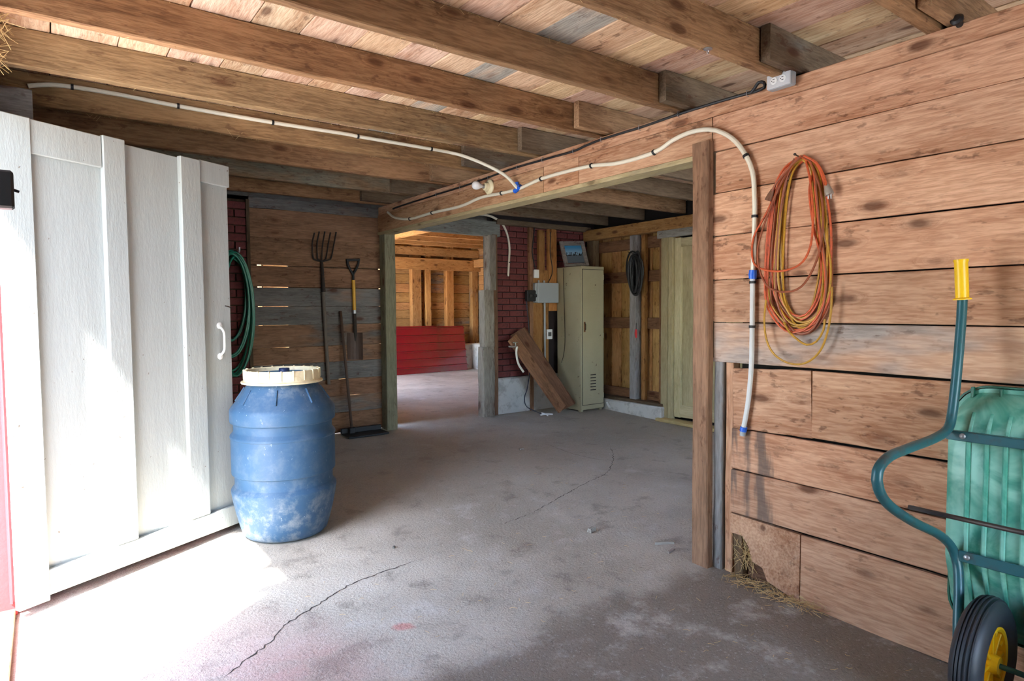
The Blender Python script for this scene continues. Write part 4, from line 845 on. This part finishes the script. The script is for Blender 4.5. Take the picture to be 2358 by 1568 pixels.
# leaning trough of two boards with a tap
tr = thing('wooden_trough', 'two brown boards nailed as a trough leaning by the brick wall', 'trough', on_floor(1285, 953))
a0 = Vector((4.28, 5.87, 1.03)); b0_ = on_floor(1283, 958); b0_.z += .06; b0_.y = 5.55
plank('board', (4.26, 5.80, .93), (4.80, 5.56, fz(5.5)+.06), .15, .035, (.9, .2, .3), M_BARN, tr, (.95, .8, .66, .0), ch=.005)
plank('board', (4.38, 5.85, 1.0), (4.93, 5.60, fz(5.5)+.07), .20, .035, (.5, -.75, .35), M_BARN, tr, (.62, .52, .47, .2), ch=.005)
tpc = on_y(1187, 798, 5.72)
tpo = thing('water_tap', 'small chrome tap with a short white hose on the leaning trough', 'tap', tpc)
q = MB(); q.cyl(tpc+Vector((-.05, .06, 0)), tpc+Vector((.01, -.02, 0)), .012, 10); q.cyl(tpc, tpc+Vector((0, 0, .045)), .009, 10); q.box(tpc+Vector((-.035, -.006, .04)), tpc+Vector((.035, .006, .052)), .003); q.build('tap_body', plain('chrome', lin(200, 196, 188), .25, .9), tpo, True)
q = MB(); q.tube([tpc+Vector((.01, -.015, 0)), on_y(1189, 815, 5.69), on_y(1194, 838, 5.66), on_y(1206, 857, 5.6)], .012, 8); q.build('spout_hose', M_PIPE, tpo, True)
# black cable coil on the grey stud
co = thing('cable_coil', 'black cable coiled on the grey stud beside the pine door', 'cable', on_x(1462, 580, XR-.06))
rr = random.Random(3)
for k in range(17):
    a_, b_ = rr.uniform(7, 17), rr.uniform(36, 47); cx, cy = 1462+rr.uniform(-3, 3), 628+rr.uniform(-5, 5); sk = rr.uniform(-.12, .12)
    P_ = [on_x(cx+a_*sin(t*2*pi/20)+sk*b_*cos(t*2*pi/20), cy-b_*cos(t*2*pi/20), XR-.065-.006*k) for t in range(21)]
    q = MB(); q.tube(P_, .011, 6, True, .03, False); q.build('coil_loop', M_BLACK if k not in (4, 8) else M_GREYP, co, True)
p = on_x(1462, 585, XR-.05); q = MB(); q.cyl(p, p+Vector((-.12, 0, .02)), .004, 8); q.build('nail', M_IRON, co)
p = on_x(1465, 768, XR-.055)
rt = thing('red_tool', 'small red handled tool hooked on the grey stud', 'tool', p)
q = MB(); q.tube([p+Vector((0, .0, .05)), p+Vector((-.005, .0, 0)), p+Vector((0, .0, -.05))], [.012, .016, .011], 8, False); q.build('grip', M_RED, rt, True)
q = MB(); q.cyl(p+Vector((0, 0, .05)), p+Vector((0, 0, .12)), .005, 6); q.build('shank', M_IRON, rt)
# little things by the locker and on the floor
p = on_floor(1258, 957); q = MB(); q.tube([p+Vector((-.07, .02, .012)), p+Vector((0, 0, .018)), p+Vector((.07, -.03, .012))], .009, 6); q.tube([p+Vector((-.02, -.05, .010)), p+Vector((0, 0, .014)), p+Vector((-.03, .05, .03))], .008, 6)
tag(q.build('plastic_clip', M_WHITE, None, True), 'white plastic clip lying on the floor by the trough', 'clip')
p = on_floor(1398, 945)+Vector((.05, -.03, 0)); q = MB(); q.tube([p+Vector((-.03, .06, .10)), p+Vector((0, .03, .03)), p+Vector((.06, 0, .022)), p+Vector((.10, .03, .05))], [.016, .020, .022, .018], 8)
tag(q.build('pipe_elbow', M_CONC, None, True), 'pale pipe elbow on the floor beside the locker foot', 'pipe')

# ------------------------------------------------------------------ red sheets in the far room
def sheet(name, x0, x1, z0, z1, y0, lean, label):
    n = 9; vv = []; ff = []; prof_ = []
    pitch = (z1-z0)/6
    for r in range(6):
        zb_ = z0+r*pitch
        prof_ += [(zb_, 0), (zb_+pitch*.62, 0), (zb_+pitch*.67, -.03), (zb_+pitch*.80, -.03), (zb_+pitch*.88, 0)]
    prof_.append((z1, 0))
    for (zz, dy) in prof_:
        for xx in (x0, x1): vv.append((xx, y0+dy+lean*(zz-z0), zz))
    m = len(prof_); vv += [(a, b+.003, c) for a, b, c in vv]
    for i in range(m-1): ff += [(2*i, 2*i+1, 2*i+3, 2*i+2), (2*m+2*i, 2*m+2*i+2, 2*m+2*i+3, 2*m+2*i+1), (2*i, 2*i+2, 2*m+2*i+2, 2*m+2*i), (2*i+1, 2*m+2*i+1, 2*m+2*i+3, 2*i+3)]
    ff += [(0, 2*m, 2*m+1, 1), (2*m-2, 2*m-1, 4*m-1, 4*m-2)]
    return tag(mk(name, vv, ff, M_REDM), label, 'metal sheet', 'red ribbed sheets in the far room')
sheet('metal_sheet', 4.6, 6.80, .045, .93, 10.78, .16, 'long red ribbed metal sheet at the back, its right end showing past the other')
sheet('metal_sheet', 4.2, 6.15, .045, .945, 10.73, .16, 'front red ribbed metal sheet seen left through the doorway')

# ------------------------------------------------------------------ debris
def chip(pix, L, W, T, rot, label, mat=M_DECK):
    p = on_floor(*pix); p.z = fz(p.y)+T/2+.001; M = Matrix.Translation(p) @ Matrix.Rotation(rot, 4, 'Z')
    v = [(-L/2, -W*.3, -T/2), (L*.45, -W/2, -T/2), (L/2, W*.2, -T/2), (-L*.3, W/2, -T/2), (-L*.48, -W*.25, T/2), (L*.4, -W*.4, T/2), (L*.45, W*.15, T/2), (-L*.28, W*.4, T/2)]
    tag(mk('wood_chip', v, [(0, 3, 2, 1), (4, 5, 6, 7), (0, 1, 5, 4), (1, 2, 6, 5), (2, 3, 7, 6), (3, 0, 4, 7)], mat, None, M), label, 'wood chip', 'wood chips on the floor')
chip((1362, 1224), .06, .04, .022, .4, 'pale wood chip alone in the middle of the concrete floor')
chip((1530, 1252), .12, .03, .012, -.5, 'flat wood splinter on the floor left of the end post')
chip((1545, 1270), .08, .02, .008, .3, 'smaller wood splinter nearest the foot of the end post', M_PEACH)
chip((1200, 1035), .05, .03, .012, .2, 'tiny wood chip far back in the opening')
chip((907, 1262), .02, .016, .01, 1.0, 'dark crumb on the floor right of the barrel', M_DARK)
def straw(name, label, pts, n, length, seed, spread, mat=M_STRAW, flat=.3, r=.0011):
    rr = random.Random(seed); q = MB()
    for _ in range(n):
        c = Vector(rr.choice(pts))+Vector((rr.gauss(0, spread[0]), rr.gauss(0, spread[1]), abs(rr.gauss(0, spread[2]))))
        a = rr.uniform(0, 2*pi); L = length*rr.uniform(.4, 1.2); d = Vector((cos(a), sin(a), rr.uniform(-flat, flat)))*L/2
        q.add(*tube_vf([c-d, c+Vector((0, 0, rr.uniform(-.004, .006))), c+d], r, 3, False))
    tag(q.build(name, mat), label, 'straw', kind='stuff')
base_pts = [(XW-.03, 1.84-.033*i, fz(1.7)+.006) for i in range(14)]
straw('straw_litter', 'loose straw and splinters along the foot of the plank wall', base_pts, 260, .06, 5, (.035, .03, .012))
straw('straw_tuft', 'straw stuffed in the hole of the rotten board', [(XW+.02, 1.80, .06), (XW+.02, 1.77, .02), (XW+.02, 1.81, .0)], 70, .10, 6, (.008, .02, .03), flat=1.5)
fp = [tuple(on_floor(a, b)+Vector((0, 0, .003))) for a, b in ((900, 1420), (1300, 1330), (1450, 1180), (1700, 1450), (1500, 1350), (1850, 1430), (1200, 1250), (1000, 1350), (760, 1380), (1250, 1080), (1400, 1130), (1600, 1480))]
straw('floor_litter', 'scattered bits of straw over the concrete floor', fp, 170, .03, 8, (.28, .25, .0005), flat=.05, r=.0009)
hay = [(x_, y_-.004, ZC-.01) for y_ in JY[4:9] for x_ in (.3, .8, 1.3, 1.7, 2.0, 2.3)] + [(x_, y_+.03, ZJ-.002) for y_ in JY[4:9] for x_ in (.2, .7, 1.2, 1.6, 2.0, 2.4)]
straw('hay_wisps', 'wisps of hay caught along the joists and loft boards', hay, 420, .035, 9, (.2, .01, .003), flat=1.2, r=.0006)
straw('hay_corner', 'hay hanging in the top left corner of the barn', [(-.13, 3.2, 2.33), (-.14, 3.25, 2.25), (-.13, 3.1, 2.4)], 120, .12, 12, (.02, .06, .04), flat=1.5, r=.0012)
